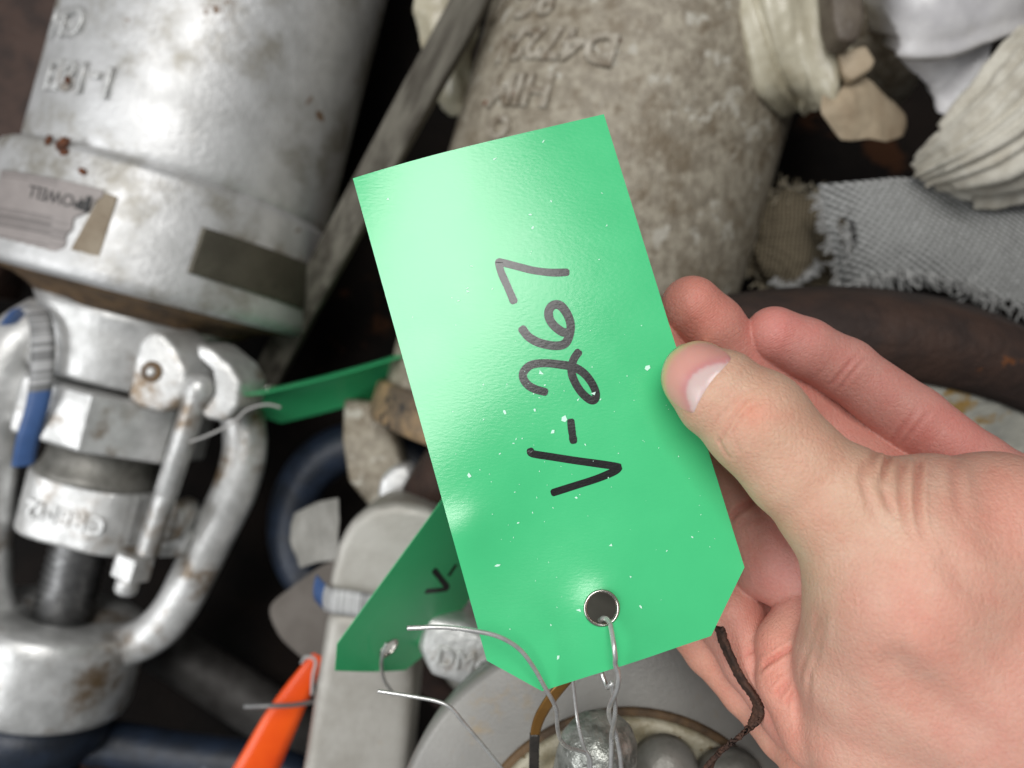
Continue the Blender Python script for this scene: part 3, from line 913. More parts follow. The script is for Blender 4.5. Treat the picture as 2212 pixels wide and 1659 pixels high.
obj('hinge_lug', *prism(uvd([(424, 742), (452, 752), (498, 790), (520, 828), (512, 880), (484, 912), (446, 906), (432, 892), (462, 850), (458, 800), (424, 770)], .377), Vector((.006, .002, -.022)), .0034, 3), M_silver2, vA)
obj('rivet_recess', *lathe(P(327, 803, .3733), Vector((-.1, 0, 1)), [(-.002, .0052), (.0003, .0050), (.0006, .0046), (.0006, .0030)], 24), M_rustline, lug)
obj('rivet', *lathe(P(327, 803, .3733), Vector((-.1, 0, 1)), [(-.001, .0024), (.0010, .0024), (.0017, .0016), (.0019, .0004)], 20), M_silver2, lug)
obj('gland_hexagon', *lathe(pA, aA, prof((862, 150), (866, 196), (872, 200), (975, 200), (981, 196), (985, 120)), 8, hint=(.25, .1, 1)), M_silver2, vA, smooth=False)
obj('gland_bushing', *lathe(pA, aA, prof((980, 90), (980, 108), (1030, 110), (1048, 116), (1056, 122), (1068, 122), (1070, 80)), 48), M_steel, vA)
# gland plate: stadium across the axis
def stadium(c, ux, uz, hl, hr, n=14):
    q = []
    for s in (1, -1):
        for k in range(n + 1):
            a = -math.pi / 2 + math.pi * k / n
            q.append(Vector(c) + ux * (s * (hl - hr) + s * math.cos(a) * hr) + uz * (s * math.sin(a) * hr))
    return q
zup = Vector((0, 0, 1))
gp0 = P(*TA(1066), DA)
plate = obj('gland_plate', *prism(stadium(gp0, perpA, zup, 138 * K, 92 * K), aA * (136 * K), .0045, 3), M_silver2, vA)
tg = text_geo('CR8M2', .0135, .0006, .0004)
tvx, tvf = on_plane(tg, P(*TA(1138), DA) + zup * (92 * K - .0001) , -perpA + Vector((0, 0, .0)), aA)
obj('embossed_letters', [v for v in tvx], tvf, M_silver2, plate)
obj('clevis_ear', *prism(uvd([(352, 1105), (375, 1080), (398, 1092), (402, 1120), (384, 1165), (352, 1180), (330, 1160)], .398), Vector((0, 0, -.02)), .003, 2), M_silver2, vA)
obj('clevis_ear', *prism(uvd([(310, 1150), (400, 1130), (412, 1165), (392, 1205), (330, 1205), (306, 1190)], .408), Vector((0, 0, -.018)), .002, 2), M_silver2, vA)
# eye bolt
def thread_prof(t0, t1, r, pitch, depth):
    q = []; t = t0
    while t < t1:
        q += [(t, r - depth), (t + pitch * .5, r)]; t += pitch
    return q
eb0, eb1 = P(431, 838, .378), P(318, 1195, .388)
ax_eb = (eb1 - eb0).normalized(); Leb = (eb1 - eb0).length
bolt = obj('eye_bolt', *lathe(eb0, ax_eb, [(-.0068, .0015), (-.006, .004), (-.003, .0066), (.0005, .0072), (.004, .0068), (.007, .0058), (.010, .0056), (.054, .0056), (.055, .0050)] + thread_prof(.0555, Leb, .0055, .0013, .0007), 28), M_silver2, vA)
nut_c = P(282, 1238, .394)
obj('hexagon_nut', *lathe(nut_c - ax_eb * .004, ax_eb, [(-.0075, .007), (-.0068, .0096), (.004, .0100), (.005, .0090), (.0055, .005)], 6, hint=(.5, 0, 1)), M_silver2, vA, smooth=False)
obj('bolt_tip', *lathe(nut_c, ax_eb, [(0, .0055), (.009, .0054), (.0105, .0046), (.011, .002)], 24), M_silver2, vA)
# stem with thread
obj('threaded_stem', *lathe(pA, aA, [(1170 * K, .010)] + thread_prof(1175 * K, 1420 * K, 60 * K, 17 * K, 10 * K), 40), M_thread, vA)
obj('yoke_hub', *lathe(pA, aA, prof((1450, 62), (1372, 66), (1366, 90), (1366, 166), (1374, 176), (1400, 180), (1530, 180), (1550, 174), (1558, 160), (1558, 40)), 64), M_silver2, vA)
armR = spline([P(*q) for q in ((440, 745, .425), (505, 850, .42), (530, 950, .418), (510, 1050, .418), (462, 1150, .42), (418, 1240, .42), (378, 1315, .42), (325, 1370, .42), (240, 1408, .428))], 60)
obj('yoke_arm', *tube(armR, [.0088 + .001 * math.sin(i / 60 * 3.14) for i in range(61)], 16, flat=1.2), M_silver2, vA)
armL = spline([P(*q) for q in ((110, 690, .425), (35, 745, .415), (-10, 850, .412), (-30, 1000, .415), (-42, 1150, .42), (-38, 1280, .42), (-5, 1380, .42), (60, 1430, .428))], 60)
obj('yoke_arm', *tube(armL, .0125, 16, flat=1.2), M_silver2, vA)
# cast letters on the body (upside down in the picture)
cast_text('CM', pAb, aA, 309.5 * K, (148, 46), .0190, .0017, .0007, .95, M_silver2, vA, 'cast_letters')
cast_text('1-18EI', pAb, aA, 310 * K, (168, 164), .0195, .0016, .0006, .85, M_silver2, vA, 'cast_letters')
def thicken(o, th):
    md = o.modifiers.new('thickness', 'SOLIDIFY'); md.thickness = th; md.offset = 0
    return o
M_plate = material('tarnished_nameplate', srgb(92, 88, 77), srgb(78, 74, 64), 60, rough=.45, metal=.35, bump=.0003, bscale=300, spots=srgb(62, 58, 50), sscale=90, sthr=.62)
V, Fc, st = patch_quad(pAc, aA, 334 * K, ((436, 490), (668, 572), (650, 668), (404, 588)), .0006)
thicken(obj('nameplate', V, Fc, M_plate, vA), .0012)
def vcol_material(name, attr, rough=.5, spec=.5):
    m = bpy.data.materials.new(name); m.use_nodes = True
    N = m.node_tree.nodes; b = N['Principled BSDF']
    at = N.new('ShaderNodeAttribute'); at.attribute_name = attr
    tc = N.new('ShaderNodeTexCoord'); n = N.new('ShaderNodeTexNoise'); n.inputs['Scale'].default_value = 150; n.inputs['Detail'].default_value = 5
    m.node_tree.links.new(tc.outputs['Object'], n.inputs['Vector'])
    x = N.new('ShaderNodeMix'); x.data_type = 'RGBA'; x.blend_type = 'MULTIPLY'; x.inputs['Factor'].default_value = .35
    m.node_tree.links.new(at.outputs['Color'], x.inputs[6]); m.node_tree.links.new(n.outputs['Fac'], x.inputs[7])
    m.node_tree.links.new(x.outputs[2], b.inputs['Base Color'])
    b.inputs['Roughness'].default_value = rough; b.inputs['Specular IOR Level'].default_value = spec
    return m
M_print = vcol_material('printed_label', 'print', .45)
def torn(t): return .97 - .30 * t + .025 * math.sin(9 * t) + .015 * math.sin(23 * t)
V, Fc, st = patch_quad(pAc, aA, 334 * K, ((6, 368), (232, 412), (214, 566), (-22, 520)), .0004, 120, 60, torn)
lab = obj('printed_label', V, Fc, M_print, vA)
lab['label'] = 'torn grey printed label with maker name'
pc = []
_r2 = random.Random(3)
bars = [(_r2.random() < .45) for _ in range(60)]
for s, t in st:
    c = np.array(srgb(160, 152, 149)[:3])
    k = int(t * 60) % 60
    if s < .62 and (t < .1 or t > .45) and bars[k]: c = c * .5
    if .62 <= s and .55 < t < .9 and bars[(k * 3) % 60]: c = c * .6
    pc.append(c)
col_attr(lab.data, 'print', np.array(pc)); thicken(lab, .0004)
V, Fc, st = patch_quad(pAc, aA, 334 * K, ((222, 414), (254, 426), (212, 562), (150, 545)), .0001)
thicken(obj('label_residue', V, Fc, material('paper_residue', srgb(150, 138, 120), srgb(128, 114, 96), 50, rough=.8, bump=.0004), vA), .0004)
M_black = material('black_print', (.02, .02, .02, 1), rough=.5)
cast_text('POWELL', pAc, aA, 334 * K, (118, 424), .0078, .00010, 0, .9, M_black, lab, 'printed_name', .0008)
cast_text('P', pAc, aA, 334 * K, (185, 438), .0085, .00010, .0005, 1.2, M_black, lab, 'printed_logo', .0008)
M_scab = material('rust_scab', srgb(104, 56, 22), srgb(66, 36, 18), 300, rough=.8, bump=.0004)
blisters(pAc, aA, ((104, 302, 332 * K, 10), (134, 310, 332 * K, 16), (138, 328, 332 * K, 10), (178, 370, 333 * K, 9), (145, 172, 318 * K, 8)), vA, M_scab)

# barcode label wrapped round the left arm
def ribbon(cl, widths, across, n=120, m=6, curl=0.0):
    """strip along world points cl; across = unit vector(s) of its width"""
    p = spline(cl, n)
    V, Fc, st = [], [], []
    ws = widths
    for i, q in enumerate(p):
        s = i / n
        k = s * (len(ws) - 1); k0 = min(int(k), len(ws) - 2); w = ws[k0] * (1 - (k - k0)) + ws[k0 + 1] * (k - k0)
        a = across[k0].lerp(across[k0 + 1], k - k0).normalized() if isinstance(across, list) else across
        t = (p[min(i + 1, n)] - p[max(i - 1, 0)]).normalized()
        nn = a.cross(t).normalized()
        if nn.z < 0: nn = -nn
        for j in range(m + 1):
            x = j / m - .5
            V.append(q + a * (x * w) + nn * (curl * (1 - 4 * x * x) * w))
            st.append((s, j / m))
    for i in range(n):
        for j in range(m):
            a = i * (m + 1) + j
            Fc.append((a, a + 1, a + m + 2, a + m + 1))
    return V, Fc, st
def barcode_label(name, cl, w, across, parent, blue0, blue1, seed, white=176):
    V, Fc, st = ribbon(cl, w, across, 220, 4, .08)
    o = obj(name, V, Fc, M_print, parent)
    rr = random.Random(seed); bb = [rr.random() < .5 for _ in range(200)]
    cc = []
    for s, t in st:
        if s < blue0 or s > blue1: c = np.array(srgb(66, 98, 150)[:3])
        else: c = np.array(srgb(white, white, white)[:3]) * (.42 if bb[int(s * 140) % 200] else 1)
        cc.append(c)
    col_attr(o.data, 'print', np.array(cc)); thicken(o, .0003)
    return o
wa = thing('paper_label', 'blue and white barcode label wrapped round the silver valve yoke', 'label', P(80, 830, .40), 'barcode labels stuck on the valves')
barcode_label('label_strip', [P(*q) for q in ((18, 700, .398), (48, 668, .388), (78, 672, .380), (92, 720, .377), (92, 800, .377), (82, 870, .379), (62, 940, .383), (50, 1005, .39))], [.008, .010, .0105, .0105, .0105], Vector((1, .12, -.25)).normalized(), wa, .22, .66, 4)
# handwheel under the hub
wh = thing('handwheel', 'dark navy painted handwheel under the silver valve yoke', 'handwheel', (P(150, 1620, .45).x, P(150, 1620, .45).y, .02))
rimp = spline([P(*q) for q in ((-160, 1640, .45), (0, 1605, .45), (180, 1600, .45), (380, 1630, .45), (600, 1665, .45), (760, 1760, .45), (820, 1900, .45))], 60)
obj('rim', *tube(rimp, .0125, 16), M_navy, wh)
obj('hub', *lathe(P(*TA(1562), .43), aA, prof((0, 120), (10, 150), (60, 150), (110, 120), (120, 40)), 40), M_navy, wh)
obj('spoke', *tube([P(100, 1640, .44), P(180, 1760, .45), P(300, 1900, .45)], .011, 12), M_navy, wh)

# ---------------------------------------------------------------- middle valve
def TB(t): return (1421 - .28 * t, .96 * t)
pB = P(1421, 0, DA)
aB = (P(*TB(1000), DA) - pB).normalized()
perpB = Vector((.96, -.28, 0)).normalized()
vB = thing('gate_valve', 'large dusty beige cast valve with raised numbers and a side branch wrapped in film', 'valve', (pB.x, pB.y, .02))
obj('body', *lathe(pB, aB, prof((-420, 200), (-415, 325), (-400, 336), (0, 340), (500, 338), (940, 330), (955, 332)), 96), M_beige, vB)
obj('end_rim', *lathe(pB, aB, prof((950, 300), (950, 338), (958, 346), (1015, 348), (1030, 342), (1036, 326), (1036, 200)), 96), M_tan, vB)
obj('neck', *lathe(pB, aB, prof((1030, 150), (1034, 250), (1060, 205), (1120, 185), (1260, 180), (1270, 120)), 64), M_silver2, vB)
br0 = P(1500, 95, .415); brd = (P(2000, 10, .40) - br0)
obj('branch_pipe', *lathe(br0, brd.normalized(), [(0, .040), (.02, .0395), (.05, .038), (.075, .038), (.082, .046), (.10, .046), (.102, .03)], 64), M_beige, vB)
M_beige2 = material('worn_cast_metal', srgb(140, 131, 116), srgb(176, 169, 156), 160, rough=.55, metal=.12, bump=.0012, bscale=260, dirt=srgb(112, 100, 84), dscale=90, dthr=.52)
for txt, uv_, sz in (('D47221', (1186, 92), .0200), ('HIM', (1122, 192), .0205), ('8C', (1160, 0), .0200), ('(', (1082, 10), .022), ('O', (1082, 275), .015)):
    cast_text(txt, pB, aB, 339 * K, uv_, sz, .0014, .0007, 1.02, M_beige2, vB, 'cast_numbers')
blisters(pB, aB, ((1072, 206, 339 * K, 8), (1112, 200, 339 * K, 9), (1048, 222, 339 * K, 7), (1062, 272, 339 * K, 9), (1335, 85, 339 * K, 8), (1660, 150, 339 * K, 8)), vB, M_scab)
# lower neck pieces, yoke arm
obj('gland_block', *prism(uvd([(742, 860), (800, 868), (838, 900), (868, 1000), (885, 1085), (800, 1100), (752, 1040), (738, 950)], .415), Vector((0, 0, -.03)), .003, 2), M_beige, vB)
obj('hinge_lug', *prism(uvd([(812, 1075), (822, 1030), (846, 1008), (878, 1000), (900, 1030), (884, 1075), (840, 1098)], .395), Vector((0, 0, -.02)), .004, 3), M_silver2, vB)
domeg = prism(uvd([(700, 1330), (712, 1240), (728, 1175), (755, 1125), (800, 1092), (860, 1082), (930, 1096), (990, 1140), (1030, 1210), (1040, 1330)], .335), Vector((0, 0, -.05)), .010, 5)
obj('yoke_head', *domeg, M_arm, vB)
arm = prism(uvd([(705, 1318), (880, 1330), (893, 1480), (872, 1720), (838, 1900), (600, 1900), (652, 1660), (680, 1480)], .333), Vector((0, 0, -.045)), .0065, 4)
obj('yoke_arm', *arm, M_arm, vB)
blk = obj('cast_block', *prism(uvd([(918, 1330), (1000, 1345), (1110, 1400), (1100, 1490), (1050, 1500), (930, 1462), (900, 1400)], .285), Vector((0, 0, -.03)), .003, 2), M_silver2, vB)
g = text_geo('DMC', .0095, .0007, .0003)
dx = (P(1060, 1452, .285) - P(945, 1425, .285)).normalized(); dy = Vector((-dx.y, dx.x, 0))
gv_, gf_ = on_plane(g, P(1003, 1432, .2847), dx, dy)
obj('cast_letters', gv_, gf_, M_silver2, blk)
wb = thing('paper_label', 'small barcode label with blue edge on the flat yoke arm', 'label', P(750, 1300, .34), 'barcode labels stuck on the valves')
barcode_label('label_strip', [P(*q) for q in ((682, 1268, .350), (700, 1288, .338), (714, 1297, .3322), (760, 1303, .3318), (840, 1318, .3318), (890, 1326, .333))], [.011, .0105, .0105, .0105], Vector((.10, 1, 0)).normalized(), wb, .22, 2.0, 9, 222)

# ---------------------------------------------------------------- flanged valve standing below the tag
vC = thing('flanged_valve', 'grey round flange facing up with a galvanised stud and domed nuts below the tag', 'valve', (P(1330, 1865, .235).x, P(1330, 1865, .235).y, 0))
cC = P(1330, 1865, .235)
axC = Vector((-.03, .05, 1)).normalized()
kC = .235 / FPX
obj('flange_disc', *lathe(cC, axC, [(-.016, .02), (-.016, 470 * kC), (-.0145, 490 * kC), (-.003, 495 * kC), (-.0008, 488 * kC), (0, 476 * kC), (.0002, 300 * kC), (.0002, 100 * kC)], 128, hint=(0, 1, 0)), M_grey, vC)
cC2 = P(1362, 1900, .2345)
obj('groove_stain', *lathe(cC2, axC, [(-.002, 330 * kC), (.0008, 368 * kC), (.0012, 358 * kC), (.0012, 330 * kC), (-.001, 300 * kC)], 128, hint=(0, 1, 0)), M_rustline, vC)
obj('raised_ring', *lathe(cC2, axC, [(-.002, 300 * kC), (.0005, 350 * kC), (.0028, 349 * kC), (.0036, 342 * kC), (.0036, 318 * kC), (.0026, 312 * kC), (.0026, 296 * kC), (.0034, 290 * kC), (.0034, 230 * kC), (.003, 60 * kC)], 128, hint=(0, 1, 0)), M_cream, vC)
obj('neck_pipe', *tube([Vector((cC.x, cC.y, .002)), Vector((cC.x, cC.y - .002, .15)), cC - axC * .014], [.046, .044, .044], 40), M_arm, vC)
st0, st1 = P(1255, 1830, .218), P(1303, 1572, .203)
axS = (st1 - st0).normalized()
LS = (st1 - st0).length
def lump(an): return 1 + .02 * math.sin(3 * an) + .015 * math.sin(7 * an + 1)
obj('stud', *lathe(st0, axS, [(0, .0105), (LS * .4, .0108), (LS * .75, .0104), (LS * .88, .0098), (LS * .96, .0083), (LS, .0064), (LS * 1.02, .003), (LS * 1.022, .0004)], 48, shape=lump), M_galv, vC)
for u, v, r in ((1443, 1690, 78), (1590, 1726, 84)):
    c = P(u, v, .219)
    R = r * .215 / FPX
    obj('domed_nut', *lathe(c - axC * R * .9, axC, [(0, R * 1.02), (R * .3, R), (R * .55, R * .95), (R * .8, R * .80), (R * .98, R * .5), (R * 1.04, R * .2), (R * 1.045, .0002)], 40), M_steel, vC)

# ---------------------------------------------------------------- rusty flange at the right
vD = thing('pipe_flange', 'rust brown flange ring around a white corroded face behind the fingers', 'flange', (P(1780, 1235, .42).x, P(1780, 1235, .42).y, .01))
nD = Vector((0, -.66, .75)).normalized()
cD = P(1620, 1350, .42); RD = 715 * .42 / FPX
M_white = material('white_corrosion', srgb(182, 180, 168), srgb(150, 150, 142), 55, rough=.75, bump=.0007, bscale=320, spots=srgb(150, 120, 66), sscale=16, sthr=.55, dirt=srgb(120, 118, 110), dscale=60, dthr=.6)
obj('face', *lathe(cD, nD, [(-.012, .03), (-.012, RD), (-.001, RD), (0, RD - .002), (.0003, .02)], 96, hint=(0, 1, 0)), M_white, vD)
obj('rust_band', *lathe(cD, nD, [(-.02, RD - .02), (-.03, RD + .020), (-.014, RD + .024), (-.006, RD + .022), (.0015, RD + .017), (.0020, RD + .009), (.0022, RD + .003), (.0010, RD - .0012), (-.006, RD - .003)], 96, hint=(0, 1, 0)), M_rust, vD)
# brown rusted plate at the far left
pl = prism(uvd([(-260, -260), (175, -260), (150, 80), (95, 300), (20, 480), (-20, 640), (-260, 640)], .47), Vector((0, 0, -.03)), .003, 2)
tag(obj('rusty_plate', *pl, M_rust), 'dull brown rusted plate beside the silver valve body', 'plate')
# weathered batten between the two valves
wd = spline([P(*q) for q in ((1075, -130, .372), (1000, 20, .374), (900, 200, .380), (800, 385, .392), (700, 570, .41), (640, 690, .44))], 40)
V, Fc, st = ribbon([P(1075, -130, .372), P(1000, 20, .374), P(900, 200, .38), P(800, 385, .392), P(700, 570, .41), P(600, 760, .44), P(520, 920, .47)], [.0165, .0165, .016, .016], Vector((.88, -.47, 0)), 40, 4)
bt = tag(obj('timber_batten', V, Fc, M_wood), 'grey weathered timber batten wedged between the two large valves', 'timber')
md = bt.modifiers.new('thickness', 'SOLIDIFY'); md.thickness = .011; md.offset = -1
bv = bt.modifiers.new('edges', 'BEVEL'); bv.width = .0015; bv.segments = 2
if sum(p.normal.z for p in bt.data.polygons) < 0: bt.data.flip_normals()
# dark pipe low between handwheel and arm
tag(obj('steel_pipe', *tube([P(300, 1360, .50), P(440, 1450, .505), P(620, 1570, .51), P(760, 1660, .51)], .017, 24), material('dark_pipe', srgb(74, 72, 70), srgb(50, 47, 45), 50, rough=.6, metal=.3)), 'dark grey pipe lying low behind the orange strip', 'pipe')
tag(obj('wheel_rim', *tube(spline([P(790 + 160 * math.cos(a), 1135 + 175 * math.sin(a), .455) for a in [x * 2 * math.pi / 24 for x in range(25)]], 96), .0140, 16, caps=False), M_navy), 'dark blue wheel rim in the gap beside the beige yoke', 'handwheel')
# ---------------------------------------------------------------- sheets, cloth, film
def lattice(rows, nu, nv, amp=0.0, scale=60, seed=0.0, ridge=None, fn=None):
    """smooth sheet through a lattice of (u, v, depth); wrinkled along its normal"""
    R = [[P(*q) for q in r] for r in rows]
    R2 = [spline(r, nu) for r in R]
    cols = [spline([r[i] for r in R2], nv) for i in range(nu + 1)]
    V = [[cols[i][j] for i in range(nu + 1)] for j in range(nv + 1)]
    out, st = [], []
    for j in range(nv + 1):
        for i in range(nu + 1):
            a = V[j][min(i + 1, nu)] - V[j][max(i - 1, 0)]
            b = V[min(j + 1, nv)][i] - V[max(j - 1, 0)][i]
            n = a.cross(b); n = n.normalized() if n.length > 0 else zup
            if n.z < 0: n = -n
            p = V[j][i]; s, t = i / nu, j / nv
            h = 0.0
            if amp:
                h += amp * (1 - 2 * abs(noise3(p, scale, seed))) + amp * .45 * (1 - 2 * abs(noise3(p, scale * 2.3, seed + 5)))
            if ridge: h += ridge(s, t)
            out.append(p + n * h); st.append((s, t))
    Fc = []
    for j in range(nv):
        for i in range(nu):
            a = j * (nu + 1) + i
            if fn and not fn((i + .5) / nu, (j + .5) / nv): continue
            Fc.append((a, a + 1, a + nu + 2, a + nu + 1))
    return out, Fc
def film(name, c1, c2, rough=.3, alpha=1.0, trans=0.0, sss=.0, bump=.0003):
    m = material(name, c1, c2, 60, rough=rough, bump=bump, bscale=220)
    b = m.node_tree.nodes['Principled BSDF']
    b.inputs['Transmission Weight'].default_value = trans
    b.inputs['Alpha'].default_value = alpha
    return m
M_film = film('yellowed_film', srgb(186, 180, 160), srgb(160, 152, 130), .32, sss=.2)
M_bag = film('white_bag', srgb(206, 204, 204), srgb(190, 188, 190), .38, bump=.0002)
M_tape = material('beige_tape', srgb(176, 160, 136), srgb(160, 142, 118), 60, rough=.6, bump=.0004, bscale=200)
M_ragw = material('white_rag', srgb(198, 194, 182), srgb(178, 172, 158), 90, rough=.85, bump=.0006, bscale=500)
def fl(nm, geo, mat, label, cat, th=.0005, group=None):
    o = obj(nm, *geo, mat)
    tag(o, label, cat, group)
    if sum(p.normal.z for p in o.data.polygons) < 0: o.data.flip_normals()
    thicken(o, th)
    return o
# film over the branch of the middle valve
fl('plastic_film', lattice([[(1535, -60, .362), (1600, -60, .350), (1690, -60, .345), (1790, -60, .352), (1850, -60, .375)],
                            [(1548, 40, .366), (1610, 40, .352), (1700, 30, .346), (1790, 40, .352), (1842, 60, .37)],
                            [(1572, 120, .370), (1625, 125, .356), (1700, 115, .350), (1790, 120, .352), (1836, 130, .368)],
                            [(1590, 180, .378), (1640, 200, .364), (1715, 195, .360), (1790, 185, .352), (1828, 195, .362)],
                            [(1630, 225, .392), (1680, 250, .384), (1740, 240, .378), (1782, 236, .358), (1800, 230, .356)]], 70, 60, .0006, 40, 1.0,
                           ridge=lambda s, t: 0.0011 * math.sin(15 * s + 5 * t + 1.2 * math.sin(4 * t)) * (.4 + .6 * s) + .0005 * math.sin(41 * s - 6 * t) - .0030 * math.exp(-((s - .30 - .22 * t) / .028) ** 2) - .0026 * math.exp(-((s - .52 - .10 * t) / .022) ** 2) * t + .0024 * math.exp(-((s - .70 - .12 * t) / .05) ** 2)), M_film,
   'yellowed plastic film wrapped over the side branch of the beige valve', 'plastic film')
fl('tape_flap', lattice([[(1775, 205, .350), (1800, 215, .352), (1838, 165, .356), (1872, 175, .360), (1900, 205, .372)],
                         [(1772, 240, .348), (1810, 235, .350), (1850, 215, .354), (1895, 215, .362), (1945, 240, .376)],
                         [(1785, 262, .350), (1815, 265, .352), (1860, 262, .356), (1905, 255, .364), (1955, 272, .378)],
                         [(1815, 302, .356), (1840, 303, .358), (1875, 300, .360), (1915, 306, .366), (1950, 292, .378)]], 40, 30, .0008, 60, 3.0), M_tape,
   'loose beige tape flap hanging at the end of the yellowed film', 'tape')
tag(obj('foam_block', *prism(uvd([(1812, 112), (1872, 96), (1893, 130), (1884, 150), (1840, 176), (1822, 160)], .346), Vector((.004, .004, -.03)), .002, 2), M_tape), 'small pale beige foam block under the brown stick', 'foam')
tag(obj('brown_stick', *prism(uvd([(1788, -120), (1862, -120), (1868, 40), (1858, 82), (1838, 92), (1812, 84), (1800, 40)], .332), Vector((0, 0, -.015)), .003, 3), M_stick), 'mottled brown stick end beside the white plastic bag', 'stick')
# white bag folds
def bagfold(rows, label, amp, sc, seed, ridge=None):
    return fl('plastic_bag_fold', lattice(rows, 60, 44, amp, sc, seed, ridge), M_bag, label, 'plastic bag', .0005, 'white plastic bag heap')
# heap
bagfold([[(1865, -80, .36), (1960, -80, .335), (2080, -80, .33), (2210, -80, .34), (2330, -80, .36)],
         [(1868, 10, .365), (1950, 10, .338), (2060, 0, .332), (2170, -10, .338), (2330, -20, .36)],
         [(1878, 60, .37), (1950, 70, .342), (2050, 70, .336), (2150, 40, .34), (2330, 0, .365)],
         [(1890, 80, .385), (1945, 118, .352), (2040, 128, .346), (2140, 86, .35), (2330, 10, .38)]],
        'smooth white plastic bag fold with a rounded lip above the torn bag corner', .0010, 38, 2.0,
        ridge=lambda s, t: .0016 * math.sin(18 * (s * .7 - t * .5)) * (1 - t) + .003 * math.exp(-((t - .86) / .08) ** 2))
bagfold([[(1900, 90, .372), (1970, 118, .365), (2050, 120, .362), (2130, 95, .36)],
         [(1925, 125, .378), (1985, 155, .370), (2060, 150, .364), (2140, 100, .36)],
         [(1990, 170, .384), (2015, 190, .372), (2070, 190, .366), (2130, 150, .36)],
         [(2000, 190, .388), (2025, 235, .374), (2060, 250, .368), (2100, 215, .365)]],
        'torn grey white bag corner hanging below the rounded fold', .0012, 46, 7.0)
# rag bundle with long folds
fl('white_rag', lattice([[(2235, 20, .37), (2180, 90, .348), (2110, 175, .345), (2040, 260, .352), (1985, 330, .365)],
                         [(2290, 60, .345), (2215, 140, .330), (2130, 230, .328), (2050, 300, .338), (1976, 358, .358)],
                         [(2320, 130, .335), (2250, 220, .322), (2160, 290, .322), (2075, 340, .332), (1985, 378, .354)],
                         [(2340, 250, .338), (2270, 310, .326), (2180, 360, .326), (2090, 385, .336), (2010, 400, .356)],
                         [(2350, 420, .365), (2280, 432, .352), (2190, 440, .352), (2110, 440, .356), (2040, 420, .366)]], 70, 70, .0009, 60, 4.0,
                        ridge=lambda s, t: .0020 * math.sin(24 * t + 2.5 * s) * (1 - .5 * s) + .0012 * math.sin(61 * t - 3 * s)), M_ragw,
   'rolled white rag with long folds lying on the grey woven cloth', 'rag')
# grey woven cloth with frayed hem
def weave_material(name, c1, c2, sc=520, ang=.5):
    m = bpy.data.materials.new(name); m.use_nodes = True
    N = m.node_tree.nodes; L = m.node_tree.links; b = N['Principled BSDF']
    tc = N.new('ShaderNodeTexCoord')
    outs = []
    for a, s in ((ang, sc), (ang + 1.5, sc * .8)):
        mp = N.new('ShaderNodeMapping'); mp.inputs['Rotation'].default_value = (0, 0, a); L.new(tc.outputs['Object'], mp.inputs['Vector'])
        w = N.new('ShaderNodeTexWave'); w.inputs['Scale'].default_value = s * .28; w.inputs['Distortion'].default_value = 1.6; w.inputs['Detail'].default_value = 3; w.inputs['Detail Scale'].default_value = 4
        L.new(mp.outputs[0], w.inputs['Vector']); outs.append(w.outputs['Fac'])
    mu = N.new('ShaderNodeMath'); mu.operation = 'MULTIPLY'; L.new(outs[0], mu.inputs[0])
    mr = N.new('ShaderNodeMapRange'); mr.inputs['To Min'].default_value = .45; L.new(outs[1], mr.inputs['Value']); L.new(mr.outputs[0], mu.inputs[1])
    x = N.new('ShaderNodeMix'); x.data_type = 'RGBA'; x.inputs[6].default_value = c1; x.inputs[7].default_value = c2
    L.new(mu.outputs[0], x.inputs['Factor']); L.new(x.outputs[2], b.inputs['Base Color'])
    b.inputs['Roughness'].default_value = .9; b.inputs['Specular IOR Level'].default_value = .2
    bp = N.new('ShaderNodeBump'); bp.inputs['Distance'].default_value = .0006; L.new(mu.outputs[0], bp.inputs['Height']); L.new(bp.outputs[0], b.inputs['Normal'])
    return m
M_weave = weave_material('grey_weave', srgb(84, 84, 82), srgb(200, 201, 199), 520, -.95)
M_yarn = material('frayed_yarn', srgb(170, 170, 168), srgb(140, 140, 138), 200, rough=.9)
M_burlap = weave_material('tan_sacking', srgb(70, 62, 50), srgb(128, 118, 98), 620, .1)
M_byarn = material('tan_yarn', srgb(160, 152, 134), srgb(122, 112, 92), 200, rough=.9)
cl = thing('woven_cloth', 'grey loosely woven cloth with a frayed hem and a torn hole', 'cloth', P(2000, 520, .40))
rows = [[(1768, 398, .372), (1860, 392, .362), (1960, 385, .360), (2080, 395, .362), (2230, 420, .366), (2380, 440, .37)],
        [(1778, 450, .374), (1870, 450, .362), (1970, 455, .358), (2090, 465, .358), (2230, 490, .360), (2380, 510, .365)],
        [(1795, 520, .376), (1880, 520, .362), (1980, 530, .356), (2090, 545, .354), (2230, 570, .356), (2380, 590, .36)],
        [(1822, 622, .384), (1866, 598, .368), (1960, 584, .360), (2080, 604, .356), (2160, 645, .356), (2380, 700, .36)]]
def hole(s, t):
    return not (((s - .105) / .045) ** 2 + ((t - .60) / .16) ** 2 < 1)
V, Fc = lattice(rows, 110, 60, .0009, 40, 9.0, fn=hole)
o = obj('cloth_sheet', V, Fc, M_weave, cl)
if sum(p.normal.z for p in o.data.polygons) < 0: o.data.flip_normals()
thicken(o, .0008)
